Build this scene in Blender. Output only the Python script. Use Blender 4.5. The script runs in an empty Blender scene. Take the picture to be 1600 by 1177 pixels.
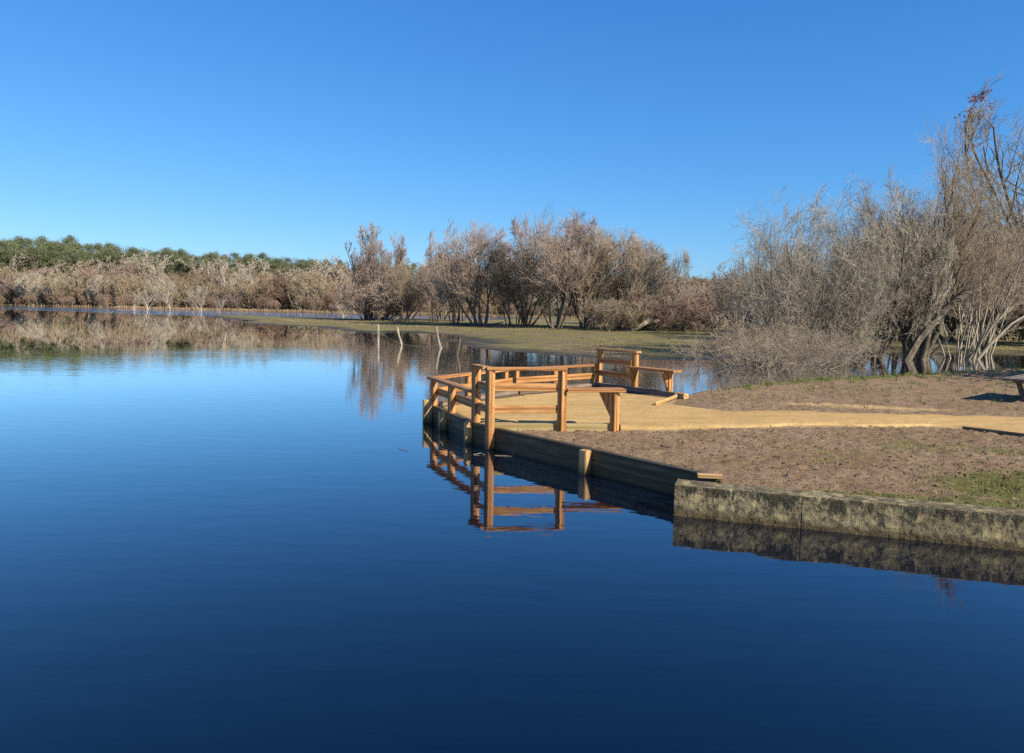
import bpy, bmesh, math, random
import numpy as np
from mathutils import Vector, Matrix
random.seed(7)
rng = np.random.default_rng(11)
S = bpy.context.scene
COL = S.collection
R_ = math.radians

# ------------------------------------------------------------------ camera
f = 1200.0; EYE = 2.1
pit = math.atan((588.5-476.6)/f); rol = R_(0.9)
Fv = np.array([0, math.cos(pit), -math.sin(pit)])
U0 = np.array([0, math.sin(pit), math.cos(pit)]); R0 = np.array([1., 0, 0])
Uv = math.cos(rol)*U0-math.sin(rol)*R0
Rv = math.cos(rol)*R0+math.sin(rol)*U0
cam = bpy.data.cameras.new("camera"); camo = bpy.data.objects.new("camera", cam); COL.objects.link(camo)
cam.sensor_width = 36; cam.lens = 27.0; cam.clip_end = 6000; cam.clip_start = 0.05
M = Matrix.Identity(4)
for i in range(3):
    M[i][0] = Rv[i]; M[i][1] = Uv[i]; M[i][2] = -Fv[i]
M[2][3] = EYE
camo.matrix_world = M
S.camera = camo

# ------------------------------------------------------------------ sky and sun
SUN_AZ = R_(-37)       # from +X, negative = towards the camera side
SUN_EL = R_(34)
sdir = Vector((math.cos(SUN_EL)*math.cos(SUN_AZ), math.cos(SUN_EL)*math.sin(SUN_AZ), math.sin(SUN_EL)))
w = bpy.data.worlds.new("World"); S.world = w; w.use_nodes = True
nt = w.node_tree
sky = nt.nodes.new('ShaderNodeTexSky'); sky.sky_type = 'NISHITA'; sky.sun_disc = False
sky.sun_elevation = SUN_EL; sky.sun_rotation = math.atan2(sdir.x, sdir.y)
sky.altitude = 0; sky.air_density = 1.0; sky.dust_density = 0.15; sky.ozone_density = 5.0
bg = nt.nodes['Background']; bg.inputs[1].default_value = 0.0632
sp_ = nt.nodes.new('ShaderNodeSeparateColor'); nt.links.new(sky.outputs[0], sp_.inputs[0])
cb_ = nt.nodes.new('ShaderNodeCombineColor'); nt.links.new(cb_.outputs[0], bg.inputs[0])
for i_, (kk_, gg_) in enumerate(((.723, 1.18), (.905, .85), (1.186, .62))):      # deeper, clearer winter blue
    m1 = nt.nodes.new('ShaderNodeMath'); m1.operation = 'MULTIPLY'; m1.inputs[1].default_value = .11; nt.links.new(sp_.outputs[i_], m1.inputs[0])
    m2 = nt.nodes.new('ShaderNodeMath'); m2.operation = 'POWER'; m2.inputs[1].default_value = gg_; nt.links.new(m1.outputs[0], m2.inputs[0])
    m3 = nt.nodes.new('ShaderNodeMath'); m3.operation = 'MULTIPLY'; m3.inputs[1].default_value = kk_/.11; nt.links.new(m2.outputs[0], m3.inputs[0])
    nt.links.new(m3.outputs[0], cb_.inputs[i_])
sl = bpy.data.lights.new("sun", 'SUN'); sl.energy = 5.0; sl.angle = R_(0.5); sl.color = (1, .89, .73)
so = bpy.data.objects.new("sun", sl); COL.objects.link(so)
so.rotation_euler = sdir.to_track_quat('Z', 'Y').to_euler()
S.view_settings.view_transform = 'Standard'; S.view_settings.look = 'None'; S.view_settings.gamma = 1
S.view_settings.exposure = 0.80
S.cycles.use_denoising = False; S.cycles.max_bounces = 6; S.cycles.transparent_max_bounces = 8

# ------------------------------------------------------------------ helpers
def tag(o, label=None, cat=None, group=None, kind=None):
    if label: o['label'] = label
    if cat: o['category'] = cat
    if group: o['group'] = group
    if kind: o['kind'] = kind
    return o
def empty(name, loc=(0, 0, 0), rz=0):
    o = bpy.data.objects.new(name, None); o.location = loc; o.rotation_euler = (0, 0, rz)
    o.empty_display_size = .2; COL.objects.link(o); return o
def link(name, me, parent=None, mats=()):
    o = bpy.data.objects.new(name, me); COL.objects.link(o)
    for m in mats: me.materials.append(m)
    if parent: o.parent = parent
    return o
def mesh_np(name, V, F, smooth=False, mat_idx=None):
    """V (n,3), F (m,k) all faces of k corners"""
    me = bpy.data.meshes.new(name)
    V = np.asarray(V, np.float32); F = np.asarray(F, np.int32)
    m, k = F.shape
    me.vertices.add(len(V)); me.vertices.foreach_set('co', V.ravel())
    me.loops.add(m*k); me.loops.foreach_set('vertex_index', F.ravel())
    me.polygons.add(m); me.polygons.foreach_set('loop_start', np.arange(m, dtype=np.int32)*k)
    if mat_idx is not None: me.polygons.foreach_set('material_index', np.asarray(mat_idx, np.int32))
    me.update(calc_edges=True)
    me.polygons.foreach_set('use_smooth', np.full(m, smooth, bool))
    me.validate(); me.update()
    return me
def _h(ix, iy, s):
    n = (ix.astype(np.int64)*374761393 + iy.astype(np.int64)*668265263 + s*974634777) & 0xffffffff
    n = ((n ^ (n >> 13))*1274126177) & 0xffffffff
    return ((n ^ (n >> 16)) & 0xffff)/65535.0
def vn(x, y, s=0):
    ix = np.floor(x); iy = np.floor(y); fx = x-ix; fy = y-iy
    fx = fx*fx*(3-2*fx); fy = fy*fy*(3-2*fy)
    a = _h(ix, iy, s); b = _h(ix+1, iy, s); c = _h(ix, iy+1, s); d = _h(ix+1, iy+1, s)
    return (a*(1-fx)+b*fx)*(1-fy)+(c*(1-fx)+d*fx)*fy
def fbm(x, y, o=4, s=0):
    t = 0; a = .5
    for i in range(o):
        t = t+a*vn(x*2**i+i*17.3, y*2**i-i*9.1, s+i); a *= .5
    return t/(1-.5**o)
def sstep(a, b, x):
    t = np.clip((x-a)/(b-a), 0, 1); return t*t*(3-2*t)
def sdf(px, py, poly):
    """signed distance, positive inside"""
    P = np.asarray(poly, float); d = np.full(px.shape, 1e18); ins = np.zeros(px.shape, bool)
    for i in range(len(P)):
        ax, ay = P[i]; bx, by = P[(i+1) % len(P)]
        ex, ey = bx-ax, by-ay
        t = np.clip(((px-ax)*ex+(py-ay)*ey)/(ex*ex+ey*ey+1e-12), 0, 1)
        d = np.minimum(d, (px-ax-t*ex)**2+(py-ay-t*ey)**2)
        c = ((ay > py) != (by > py)) & (px < (bx-ax)*(py-ay)/((by-ay) if by != ay else 1e-12)+ax)
        ins ^= c
    return np.where(ins, 1, -1)*np.sqrt(d)

# ------------------------------------------------------------------ materials
class N:
    def __init__(s, name):
        s.m = bpy.data.materials.new(name); s.m.use_nodes = True; s.t = s.m.node_tree
        s.b = s.t.nodes['Principled BSDF']; s.out = s.t.nodes['Material Output']
    def n(s, ty, **k):
        o = s.t.nodes.new(ty)
        for a, v in k.items(): setattr(o, a, v)
        return o
    def set(s, sock, v):
        if isinstance(v, bpy.types.NodeSocket): s.t.links.new(v, sock)
        elif isinstance(v, (tuple, list)) and len(v) == 3 and sock.type == 'RGBA': sock.default_value = (*v, 1)
        else: sock.default_value = v
    def co(s, kind='Object', scale=(1, 1, 1)):
        c = s.n('ShaderNodeTexCoord'); mp = s.n('ShaderNodeMapping'); s.t.links.new(c.outputs[kind], mp.inputs[0])
        mp.inputs['Scale'].default_value = scale; return mp.outputs[0]
    def noise(s, v, sc, det=4, rough=.55, dist=0):
        o = s.n('ShaderNodeTexNoise'); s.set(o.inputs['Vector'], v); o.inputs['Scale'].default_value = sc
        o.inputs['Detail'].default_value = det; o.inputs['Roughness'].default_value = rough
        o.inputs['Distortion'].default_value = dist; return o.outputs['Fac']
    def ramp(s, fac, stops):
        o = s.n('ShaderNodeValToRGB'); s.set(o.inputs[0], fac); e = o.color_ramp.elements
        while len(e) < len(stops): e.new(.5)
        for i, (p, c) in enumerate(stops):
            e[i].position = p; e[i].color = (*c, 1) if isinstance(c, tuple) else (c, c, c, 1)
        return o.outputs[0]
    def mix(s, fac, a, b, mode='MIX'):
        o = s.n('ShaderNodeMix', data_type='RGBA', blend_type=mode)
        s.set(o.inputs[0], fac); s.set(o.inputs[6], a); s.set(o.inputs[7], b); return o.outputs[2]
    def math(s, op, a, b=0.0, c=0.0):
        o = s.n('ShaderNodeMath', operation=op); s.set(o.inputs[0], a); s.set(o.inputs[1], b); s.set(o.inputs[2], c); return o.outputs[0]
    def bump(s, h, st, dist=.02, normal=None):
        o = s.n('ShaderNodeBump'); s.set(o.inputs['Height'], h); s.set(o.inputs['Strength'], st); s.set(o.inputs['Distance'], dist)
        if normal: s.set(o.inputs['Normal'], normal)
        return o.outputs[0]
    def xyz(s, v):
        o = s.n('ShaderNodeSeparateXYZ'); s.set(o.inputs[0], v); return o.outputs
    def fin(s, col, rough=.8, nrm=None, spec=.3, al=.74):
        if isinstance(col, tuple): col = tuple(c*al for c in col)
        else: col = s.mix(1.0, col, (al, al, al), 'MULTIPLY')
        s.set(s.b.inputs['Base Color'], col); s.set(s.b.inputs['Roughness'], rough)
        s.b.inputs['Specular IOR Level'].default_value = spec
        if nrm: s.set(s.b.inputs['Normal'], nrm)
        return s.m

def mat_wood(name, a, b, c, green=0.0, wet=False):
    k = N(name)
    info = k.n('ShaderNodeObjectInfo')
    v0 = k.co('Object'); off = k.n('ShaderNodeVectorMath', operation='ADD'); k.set(off.inputs[0], v0)
    cx = k.n('ShaderNodeCombineXYZ'); r20 = k.math('MULTIPLY', info.outputs['Random'], 37.0)
    for i in range(3): k.set(cx.inputs[i], r20)
    k.set(off.inputs[1], cx.outputs[0]); v = off.outputs[0]
    mp = k.n('ShaderNodeMapping'); k.set(mp.inputs[0], v); mp.inputs['Scale'].default_value = (.9, 8, 8)
    wv = k.n('ShaderNodeTexWave', wave_type='RINGS', rings_direction='X'); k.set(wv.inputs[0], mp.outputs[0])
    wv.inputs['Scale'].default_value = .55; wv.inputs['Distortion'].default_value = 5; wv.inputs['Detail'].default_value = 3; wv.inputs['Detail Scale'].default_value = .7
    mp2 = k.n('ShaderNodeMapping'); k.set(mp2.inputs[0], v); mp2.inputs['Scale'].default_value = (2.5, 60, 60)
    fib = k.noise(mp2.outputs[0], 1.5, 5, .6)
    g = k.math('ADD', k.math('MULTIPLY', wv.outputs['Fac'], .5), k.math('MULTIPLY', fib, .6))
    col = k.ramp(g, [(.28, c), (.46, a), (.72, b)])
    big = k.noise(v, 2.2, 3, .5)
    col = k.mix(k.ramp(big, [(.35, 0.0), (.7, .75)]), col, tuple(x*.66 for x in a))
    grey = k.noise(k.co('Object', (.7, 9, 9)), 3.1, 4, .6)
    col = k.mix(k.ramp(grey, [(.55, 0.0), (.72, .4)]), col, (.42, .33, .23))
    knot = k.n('ShaderNodeTexVoronoi'); mp3 = k.n('ShaderNodeMapping'); k.set(mp3.inputs[0], v); mp3.inputs['Scale'].default_value = (1.6, 9, 9)
    k.set(knot.inputs['Vector'], mp3.outputs[0]); knot.inputs['Scale'].default_value = 1
    col = k.mix(k.ramp(knot.outputs['Distance'], [(.05, .8), (.16, 0.0)]), col, tuple(x*.35 for x in a))
    if green:
        col = k.mix(k.ramp(k.noise(k.co('Object', (.8, 4, 4)), 2.2, 3), [(.35, 0.0), (.65, green)]), col, (.30, .33, .13))
    if wet:   # algae and tannin stain round the water line
        geo = k.n('ShaderNodeNewGeometry'); z = k.xyz(geo.outputs['Position'])[2]
        zz = k.math('ADD', z, k.math('MULTIPLY', k.noise(geo.outputs['Position'], 3, 3), .03))
        col = k.mix(k.ramp(k.math('MULTIPLY', zz, 5), [(.12, .9), (.95, 0.0)]), col, (.06, .042, .02))
    col = k.mix(k.math('MULTIPLY', k.math('SUBTRACT', info.outputs['Random'], .3), .35), col, tuple(x*.7 for x in c))
    return k.fin(col, .62, k.bump(g, .3, .003), .3)
WOOD = mat_wood('fresh_pine', (.54, .245, .072), (.72, .395, .145), (.27, .10, .028), wet=True)
PLANK = mat_wood('treated_plank', (.46, .34, .13), (.56, .44, .20), (.34, .22, .08), green=.2, wet=True)
WALLW = mat_wood('shade_toned_wall_plank', (.070, .052, .026), (.11, .083, .042), (.04, .028, .015), green=.12, wet=True)  # wall planks: shade of the sunless face darkened into the colour, plus algae green
PILEW = mat_wood('pale_pile', (.60, .38, .15), (.72, .50, .23), (.40, .21, .07), wet=True)
OLDW = mat_wood('old_table_wood', (.22, .16, .11), (.33, .27, .21), (.13, .09, .06))

def mat_bark(name, a, b, tw=False, rnd=.35):
    k = N(name); info = k.n('ShaderNodeObjectInfo')
    v = k.co('Object', (1, 1, .35))
    n = k.noise(v, 6 if not tw else 1.2, 5, .65)
    col = k.ramp(n, [(.3, a), (.7, b)])
    col = k.mix(k.math('MULTIPLY', info.outputs['Random'], rnd), col, tuple(x*.55 for x in a))
    if not tw:
        lich = k.noise(k.co('Object'), 9, 4, .6)
        col = k.mix(k.ramp(lich, [(.56, 0.0), (.66, .7)]), col, (.36, .37, .25))
    return k.fin(col, .9, None if tw else k.bump(n, .6, .03), .1)
BARK = mat_bark('bark_grey', (.13, .10, .075), (.27, .22, .17))
BARK_D = mat_bark('bark_dark', (.10, .08, .06), (.22, .18, .14))
BARK_P = mat_bark('bark_pale', (.42, .35, .26), (.62, .54, .42))
TW_MAUVE = mat_bark('twigs_mauve', (.38, .29, .225), (.60, .48, .385), True)
TW_TAN = mat_bark('twigs_tan', (.36, .285, .195), (.60, .495, .355), True)
TW_GREY = mat_bark('twigs_grey', (.31, .27, .195), (.60, .54, .42), True)
TW_RED = mat_bark('twigs_red', (.32, .215, .17), (.48, .345, .27), True)
TW_PALE = mat_bark('twigs_pale', (.42, .36, .28), (.58, .52, .42), True)

def mat_far(name, a, b, c):
    k = N(name); info = k.n('ShaderNodeObjectInfo')
    col = k.ramp(info.outputs['Random'], [(0, a), (.5, b), (1, c)])
    n = k.noise(k.co('Object'), .6, 3)
    col = k.mix(k.ramp(n, [(.35, 0.0), (.7, .4)]), col, tuple(x*1.35 for x in b))
    return k.fin(col, .95, None, .05)
FAR_TAN = mat_far('far_twigs_tan', (.24, .18, .115), (.38, .29, .195), (.32, .28, .19))
FAR_RED = mat_far('far_twigs_red', (.21, .135, .095), (.34, .24, .175), (.26, .20, .18))
FAR_BARE = mat_far('far_twigs_bare', (.42, .36, .27), (.48, .42, .32), (.40, .34, .26))
def mat_leaf(name, a, b, rough=.6):
    k = N(name); info = k.n('ShaderNodeObjectInfo')
    n = k.noise(k.co('Object'), 1.1, 3, .6)
    col = k.ramp(n, [(.3, a), (.7, b)])
    col = k.mix(k.math('MULTIPLY', info.outputs['Random'], .4), col, tuple(x*.6 for x in a))
    m = k.fin(col, rough, None, .25)
    k.b.inputs['Subsurface Weight'].default_value = 0
    return m
PINE_G = mat_leaf('pine_needles', (.13, .155, .075), (.235, .26, .125))
IVY_G = mat_leaf('ivy_leaves', (.035, .06, .018), (.12, .14, .035), .45)
IVY_Y = mat_leaf('ivy_yellow', (.14, .13, .035), (.26, .24, .07), .45)
EVG = mat_leaf('evergreen_leaves', (.09, .10, .045), (.20, .20, .10))
RED_L = mat_leaf('red_leaves', (.22, .055, .03), (.34, .09, .05))
STRAW = mat_leaf('reed_straw', (.30, .20, .11), (.42, .30, .17), .9)
GRASS = mat_leaf('grass_green', (.13, .18, .03), (.34, .36, .10), .7)
DRYG = mat_leaf('grass_dry', (.30, .24, .12), (.40, .34, .18), .9)

# ------------------------------------------------------------------ plan of the place (metres, z=0 is the water)
Q0 = (2.12, 8.10); Q2 = (-.58, 11.42); QL = (-1.42, 13.45); QC = (-.02, 15.72); QE = (1.90, 17.25); Q3 = (3.42, 15.22)
CA = np.array((1.66, 7.62)); CD = np.array((.9451, -.3269)); CN = np.array((.3269, .9451))   # concrete wall: corner, direction, inward normal
near_poly = [tuple(CA+CD*.45+CN*.2), Q0, Q2, QL, QC, QE, (3.32, 15.5), (4.19, 16.63), (5.8, 18.23), (8.56, 20.47), (11.2, 22.3), (14.15, 24.2),
             (17.2, 25.8), (26, 29), (60, 40), (60, -12), tuple(CA+CD*60+CN*.2)]
shore = near_poly[6:15]
deck_c = (.75, 13.4)
def in_shore_d(x, y):
    big = [(-30, -30)]+[(1.0, 14.0)]+[(3.32, 15.5)]+shore[1:]+[(90, 45), (90, -60), (-30, -60)]
    return sdf(x, y, big)
def base_h(x, y):
    """smooth height of the near bank"""
    z = .285+.03*sstep(0, 3, y-9)*sstep(2, 5, x)-.06*sstep(7, 11, x)*sstep(14, 17, y)
    z = z+.035*(fbm(x*.35, y*.35, 2, 3)-.5)
    return z
def blob(x, y, cx, cy, rx, ry, a=0):
    dx, dy = x-cx, y-cy; c, s = math.cos(a), math.sin(a)
    return np.exp(-(((dx*c+dy*s)/rx)**2+((-dx*s+dy*c)/ry)**2))
def grass_w(x, y):
    g = blob(x, y, 5.4, 7.9, 1.0, .7)*.85+blob(x, y, 4.4, 7.15, 1.3, .16, -.33)*1.4+blob(x, y, 6.6, 7.4, 1.6, 1.2)*.8
    g = g+.45*blob(x, y, 5.4, 10.4, .8, .5)+.5*blob(x, y, 6.8, 9.9, 1.0, .5)+.3*blob(x, y, 4.2, 9.6, 1.2, .6)
    d = in_shore_d(x, y)
    g = g+.42*sstep(.8, .1, d)*sstep(3.6, 5.5, x)*sstep(17, 12, x)+.25*sstep(3, .5, d)*sstep(5, 8, x)
    return g
# path: y range as a function of x
def path_lo(x): return np.interp(x, [1.4, 1.9, 3.25, 5.2, 6.9, 7.2, 8.2, 12, 30], [11.35, 11.3, 11.65, 11.85, 11.85, 11.6, 10.2, 6.5, -8])
def path_hi(x): return np.interp(x, [1.4, 3.0, 3.7, 6.6, 9, 14, 30], [14.9, 14.2, 13.37, 13.15, 13.2, 13.4, 13.6])
deck_in = [(-.15, 11.28), (-.50, 11.55), (-1.26, 13.43), (.05, 15.45), (1.9, 16.95), (2.5, 16.25), (3.15, 15.4), (2.9, 14.3), (2.2, 12.9), (1.65, 11.5)]

# ------------------------------------------------------------------ near ground
def axis(parts):
    out = []
    for a, b, s in parts: out.append(np.arange(a, b, s))
    return np.concatenate(out)
xs = axis([(-1.7, 9.0, .045), (9.0, 18, .09), (18, 61, .8)])
ys = axis([(-11, 3.2, .6), (3.2, 13.6, .045), (13.6, 19, .08), (19, 41, .16)])
X, Y = np.meshgrid(xs, ys)
dn = sdf(X, Y, near_poly); dsh = in_shore_d(X, Y)
inpath = np.maximum(np.minimum(Y-path_lo(X), path_hi(X)-Y), sdf(X, Y, deck_in))
inpath = np.where(X < 1.4, sdf(X, Y, deck_in), inpath)
rough = sstep(.0, .25, -inpath)
ft = fbm(X*8, Y*8, 4, 21); ft2 = 1-abs(fbm(X*5.1+4, Y*5.1, 3, 5)*2-1)
Z = base_h(X, Y)+rough*((ft-.5)*.042-.018*sstep(.72, .95, ft2)*1.2+(vn(X*21, Y*21, 9)-.5)*.020)-.010*(1-rough)
drop = sstep(.05, -.9, dsh)
Z = Z-drop*.75
solid = (dsh > 1.2) | (dn > .03)
Z = np.where(((dn < .06) & (dsh > .8)) | ((dn < .06) & (X < 3.3)), -1.2, Z)
nx, ny = len(xs), len(ys)
idx = np.arange(nx*ny).reshape(ny, nx)
Fq = np.stack([idx[:-1, :-1], idx[:-1, 1:], idx[1:, 1:], idx[1:, :-1]], -1).reshape(-1, 4)
keep = (np.maximum.reduce([dn.ravel()[Fq[:, i]] for i in range(4)]) > -.02) | ((np.maximum.reduce([dsh.ravel()[Fq[:, i]] for i in range(4)]) > -1.6) & (X.ravel()[Fq[:, 0]] > 3.2))
me = mesh_np('ground', np.stack([X, Y, Z], -1).reshape(-1, 3), Fq[keep], True)
k = N('trampled_mud')
geo = k.n('ShaderNodeNewGeometry'); P = geo.outputs['Position']
at = k.n('ShaderNodeAttribute', attribute_name='grass')
n1 = k.noise(P, 1.3, 6, .7); n2 = k.noise(P, 17, 7, .75); n3 = k.noise(P, 70, 4, .7)
col = k.ramp(n1, [(.3, (.29, .19, .105)), (.5, (.38, .26, .155)), (.72, (.46, .335, .21))])
col = k.mix(k.ramp(n2, [(.38, .75), (.52, 0.0)]), col, (.13, .082, .045))
col = k.mix(k.ramp(n3, [(.56, 0.0), (.72, .55)]), col, (.46, .35, .25))
sp = k.n('ShaderNodeTexVoronoi'); k.set(sp.inputs['Vector'], P); sp.inputs['Scale'].default_value = 26; sp.inputs['Randomness'].default_value = 1
col = k.mix(k.ramp(sp.outputs['Distance'], [(.10, .8), (.17, 0.0)]), col, (.07, .045, .03))
gm = k.math('ADD', at.outputs['Fac'], k.math('MULTIPLY', k.math('SUBTRACT', k.noise(P, 3.5, 6, .75), .5), 1.6))
gc = k.ramp(n2, [(.3, (.08, .105, .02)), (.6, (.19, .20, .05)), (.8, (.28, .24, .09))])
col = k.mix(k.ramp(gm, [(.32, 0.0), (.62, .8)]), col, gc)
# spilled sand
sa = k.n('ShaderNodeAttribute', attribute_name='sand')
sm = k.math('ADD', sa.outputs['Fac'], k.math('MULTIPLY', k.math('SUBTRACT', k.noise(P, 5, 6, .75), .5), 1.3))
col = k.mix(k.ramp(sm, [(.45, 0.0), (.75, .85)]), col, (.66, .47, .22))
da = k.n('ShaderNodeAttribute', attribute_name='damp')
col = k.mix(k.math('MULTIPLY', da.outputs['Fac'], .6), col, (.06, .045, .035))
k.fin(col, .95, k.bump(k.math('ADD', n2, k.math('MULTIPLY', n3, .6)), 1.0, .035), .1)
MUD = k.m
ground = link('ground', me, None, [MUD]); tag(ground, kind='structure')
def vattr(me, name, a):
    t = me.attributes.new(name, 'FLOAT', 'POINT'); t.data.foreach_set('value', np.asarray(a, np.float32).ravel())
vattr(me, 'grass', grass_w(X, Y))
vattr(me, 'sand', blob(X, Y, 6.3, 14.4, 1.9, .35, -.12)*.85+blob(X, Y, 6.9, 13.9, 2.0, .3)*.5+.75*sstep(.35, 0, -inpath)*(X > 2)+.4*blob(X, Y, 5.2, 16.0, .4, .2))
vattr(me, 'damp', sstep(-.15, -.5, dsh))

# ------------------------------------------------------------------ sand path and sanded deck
k = N('yellow_sand')
geo = k.n('ShaderNodeNewGeometry'); P = geo.outputs['Position']
n1 = k.noise(P, .9, 4, .6); n2 = k.noise(P, 14, 6, .7); n3 = k.noise(P, 90, 3, .7)
sc = k.n('ShaderNodeMapping'); k.set(sc.inputs[0], P); sc.inputs['Scale'].default_value = (.7, 5, 1)
n4 = k.noise(sc.outputs[0], 1.6, 4, .6)
col = k.ramp(n1, [(.3, (.50, .315, .115)), (.7, (.62, .41, .165))])
col = k.mix(k.ramp(n4, [(.42, 0.0), (.7, .7)]), col, (.78, .56, .25))
col = k.mix(k.ramp(n2, [(.36, .7), (.5, 0.0)]), col, (.44, .28, .11))
col = k.mix(k.ramp(n3, [(.3, .35), (.5, 0.0)]), col, (.36, .24, .12))
da = k.n('ShaderNodeAttribute', attribute_name='soil')
sm = k.math('ADD', da.outputs['Fac'], k.math('MULTIPLY', k.math('SUBTRACT', k.noise(P, 8, 5, .7), .5), .9))
col = k.mix(k.ramp(sm, [(.42, 0.0), (.62, .9)]), col, (.11, .085, .06))
k.fin(col, .95, k.bump(k.math('ADD', n2, k.math('MULTIPLY', n3, .4)), .55, .02), .1)
SAND = k.m
def sand_h(x, y): return base_h(x, y)+.018+.014*(fbm(x*2, y*2, 3, 8)-.5)+.016*(fbm(x*6.5, y*6.5, 3, 18)-.5)
# path sheet
us = np.concatenate([np.arange(1.45, 12, .07), np.arange(12, 40, .8)]); vs = np.linspace(0, 1, 25)
Ug, Vg = np.meshgrid(us, vs)
lo = path_lo(Ug)+.13*(fbm(Ug*3, Ug*0, 4, 31)-.5)*2+.06*(vn(Ug*11, Ug*0, 3)-.5); hi = path_hi(Ug)+.14*(fbm(Ug*2.2, Ug*0+7, 4, 32)-.5)*2
Yg = lo+(hi-lo)*Vg
Zg = sand_h(Ug, Yg)+.003-.05*((Vg < .01) | ((Vg > .99) & (Ug > 2.6)))
i2 = np.arange(Ug.size).reshape(Ug.shape)
F2 = np.stack([i2[:-1, :-1], i2[:-1, 1:], i2[1:, 1:], i2[1:, :-1]], -1).reshape(-1, 4)
pm = mesh_np('sand_path', np.stack([Ug, Yg, Zg], -1).reshape(-1, 3), F2, True)
tag(link('sand_path', pm, None, [SAND]), kind='structure'); vattr(pm, 'soil', np.zeros(Ug.size))
# deck fill: radial sheet
na, nr = 240, 40
D_ = np.array(deck_in+[deck_in[0]]); seg = np.linalg.norm(np.diff(D_, axis=0), axis=1); cum = np.concatenate([[0], np.cumsum(seg)])
tt = np.linspace(0, cum[-1], na, endpoint=False)
bx = np.interp(tt, cum, D_[:, 0]); by = np.interp(tt, cum, D_[:, 1])
rr = np.linspace(0.02, 1, nr)[:, None]
Xd = deck_c[0]+(bx-deck_c[0])*rr; Yd = deck_c[1]+(by-deck_c[1])*rr
Zd = sand_h(Xd, Yd)+.008-.03*((rr > .995) & (Xd < 1.45))
i3 = np.arange(Xd.size).reshape(nr, na); i3n = np.roll(i3, -1, axis=1)
F3 = np.stack([i3[:-1], i3[1:], i3n[1:], i3n[:-1]], -1).reshape(-1, 4)
dm = mesh_np('deck_sand', np.stack([Xd, Yd, Zd], -1).reshape(-1, 3), F3, True)
tag(link('platform_sand', dm, None, [SAND]), kind='structure')
dback = sdf(Xd, Yd, [(-20, 30), (-1.40, 13.43), (.05, 15.45), (1.9, 16.95), (3.15, 15.4), (20, 40)])
vattr(dm, 'soil', sstep(-.42, -.10, dback)*1.0)

# ------------------------------------------------------------------ far terrain: polar sheet out to the horizon
far_poly = [(-42.7, 112.5), (-25.9, 77.5), (-15.4, 61.6), (-11.3, 56), (-6.8, 50.7), (-3.7, 44.4), (-1.3, 37.7), (1.4, 33.4), (3.9, 31.2), (6.9, 30.7),
            (10, 33.0), (15.1, 36.3), (20.1, 37.1), (25.2, 37.8), (34, 40.5), (60, 48), (140, 60), (4000, 300), (4000, 4000), (-4000, 4000), (-4000, 900), (-420, 330),
            (-200, 222), (-130, 196), (-92, 179), (-62, 163), (-35, 152), (-5, 138), (6, 122), (-4, 108), (-21, 100.5)]
def far_h(x, y):
    d = sdf(x, y, far_poly)
    n = fbm(x*.16, y*.16, 4, 41)-.5
    d2 = d+np.where(y < 140, 5.0, 3.0)*n*2*sstep(20, 60, y)
    h = np.clip(d2, -8, 1e9)
    z = np.where(h < 0, h*.05, .12*(1-np.exp(-h/4.5)))+np.where(h > 12, (h-12)*.002, 0)
    hill = sstep(20, 110, d)*sstep(165, 260, y)*(sstep(-20, -150, x)*5+2)
    return z+hill+.035*n*sstep(-3, 1, d)+.02*(vn(x*1.3, y*1.3, 6)-.5)
rr = np.concatenate([26*np.exp(np.linspace(0, math.log(160/26), 300)), 160*np.exp(np.linspace(.012, math.log(5000/160), 90))])
aa = np.concatenate([np.linspace(-75, -36, 20, endpoint=False), np.linspace(-36, 36, 520), np.linspace(38, 75, 20)])*math.pi/180
A, Rr = np.meshgrid(aa, rr)
Xf, Yf = Rr*np.sin(A), Rr*np.cos(A)
Zf = far_h(Xf, Yf)
i4 = np.arange(Xf.size).reshape(Xf.shape)
F4 = np.stack([i4[:-1, :-1], i4[:-1, 1:], i4[1:, 1:], i4[1:, :-1]], -1).reshape(-1, 4)
# leave out deep parts below the lake that lie under the near bank
fm = mesh_np('meadow', np.stack([Xf, Yf, Zf], -1).reshape(-1, 3), F4, True)
k = N('flooded_meadow')
geo = k.n('ShaderNodeNewGeometry'); P = geo.outputs['Position']; pz = k.xyz(P)[2]
mp = k.n('ShaderNodeMapping'); k.set(mp.inputs[0], P); mp.inputs['Scale'].default_value = (.35, .8, 1)
n1 = k.noise(mp.outputs[0], .5, 6, .7); n2 = k.noise(mp.outputs[0], 2.2, 6, .7); n3 = k.noise(P, 4, 5, .75)
col = k.ramp(n1, [(.32, (.15, .165, .035)), (.44, (.27, .26, .065)), (.53, (.23, .17, .09)), (.62, (.30, .225, .125)), (.72, (.38, .34, .11))])
col = k.mix(k.ramp(n2, [(.40, .7), (.54, 0.0)]), col, (.10, .08, .045))
col = k.mix(k.ramp(n3, [(.5, 0.0), (.7, .5)]), col, (.32, .28, .13))
wetf = k.ramp(k.math('MULTIPLY', k.math('ADD', pz, k.math('MULTIPLY', k.math('SUBTRACT', n2, .5), .06)), 10), [(.15, .9), (.55, 0.0)])
col = k.mix(wetf, col, (.060, .050, .034))
k.fin(col, k.math('SUBTRACT', .95, k.math('MULTIPLY', wetf, .45)), k.bump(n3, .9, .12), .2)
tag(link('meadow', fm, None, [k.m]), kind='structure')

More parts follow.
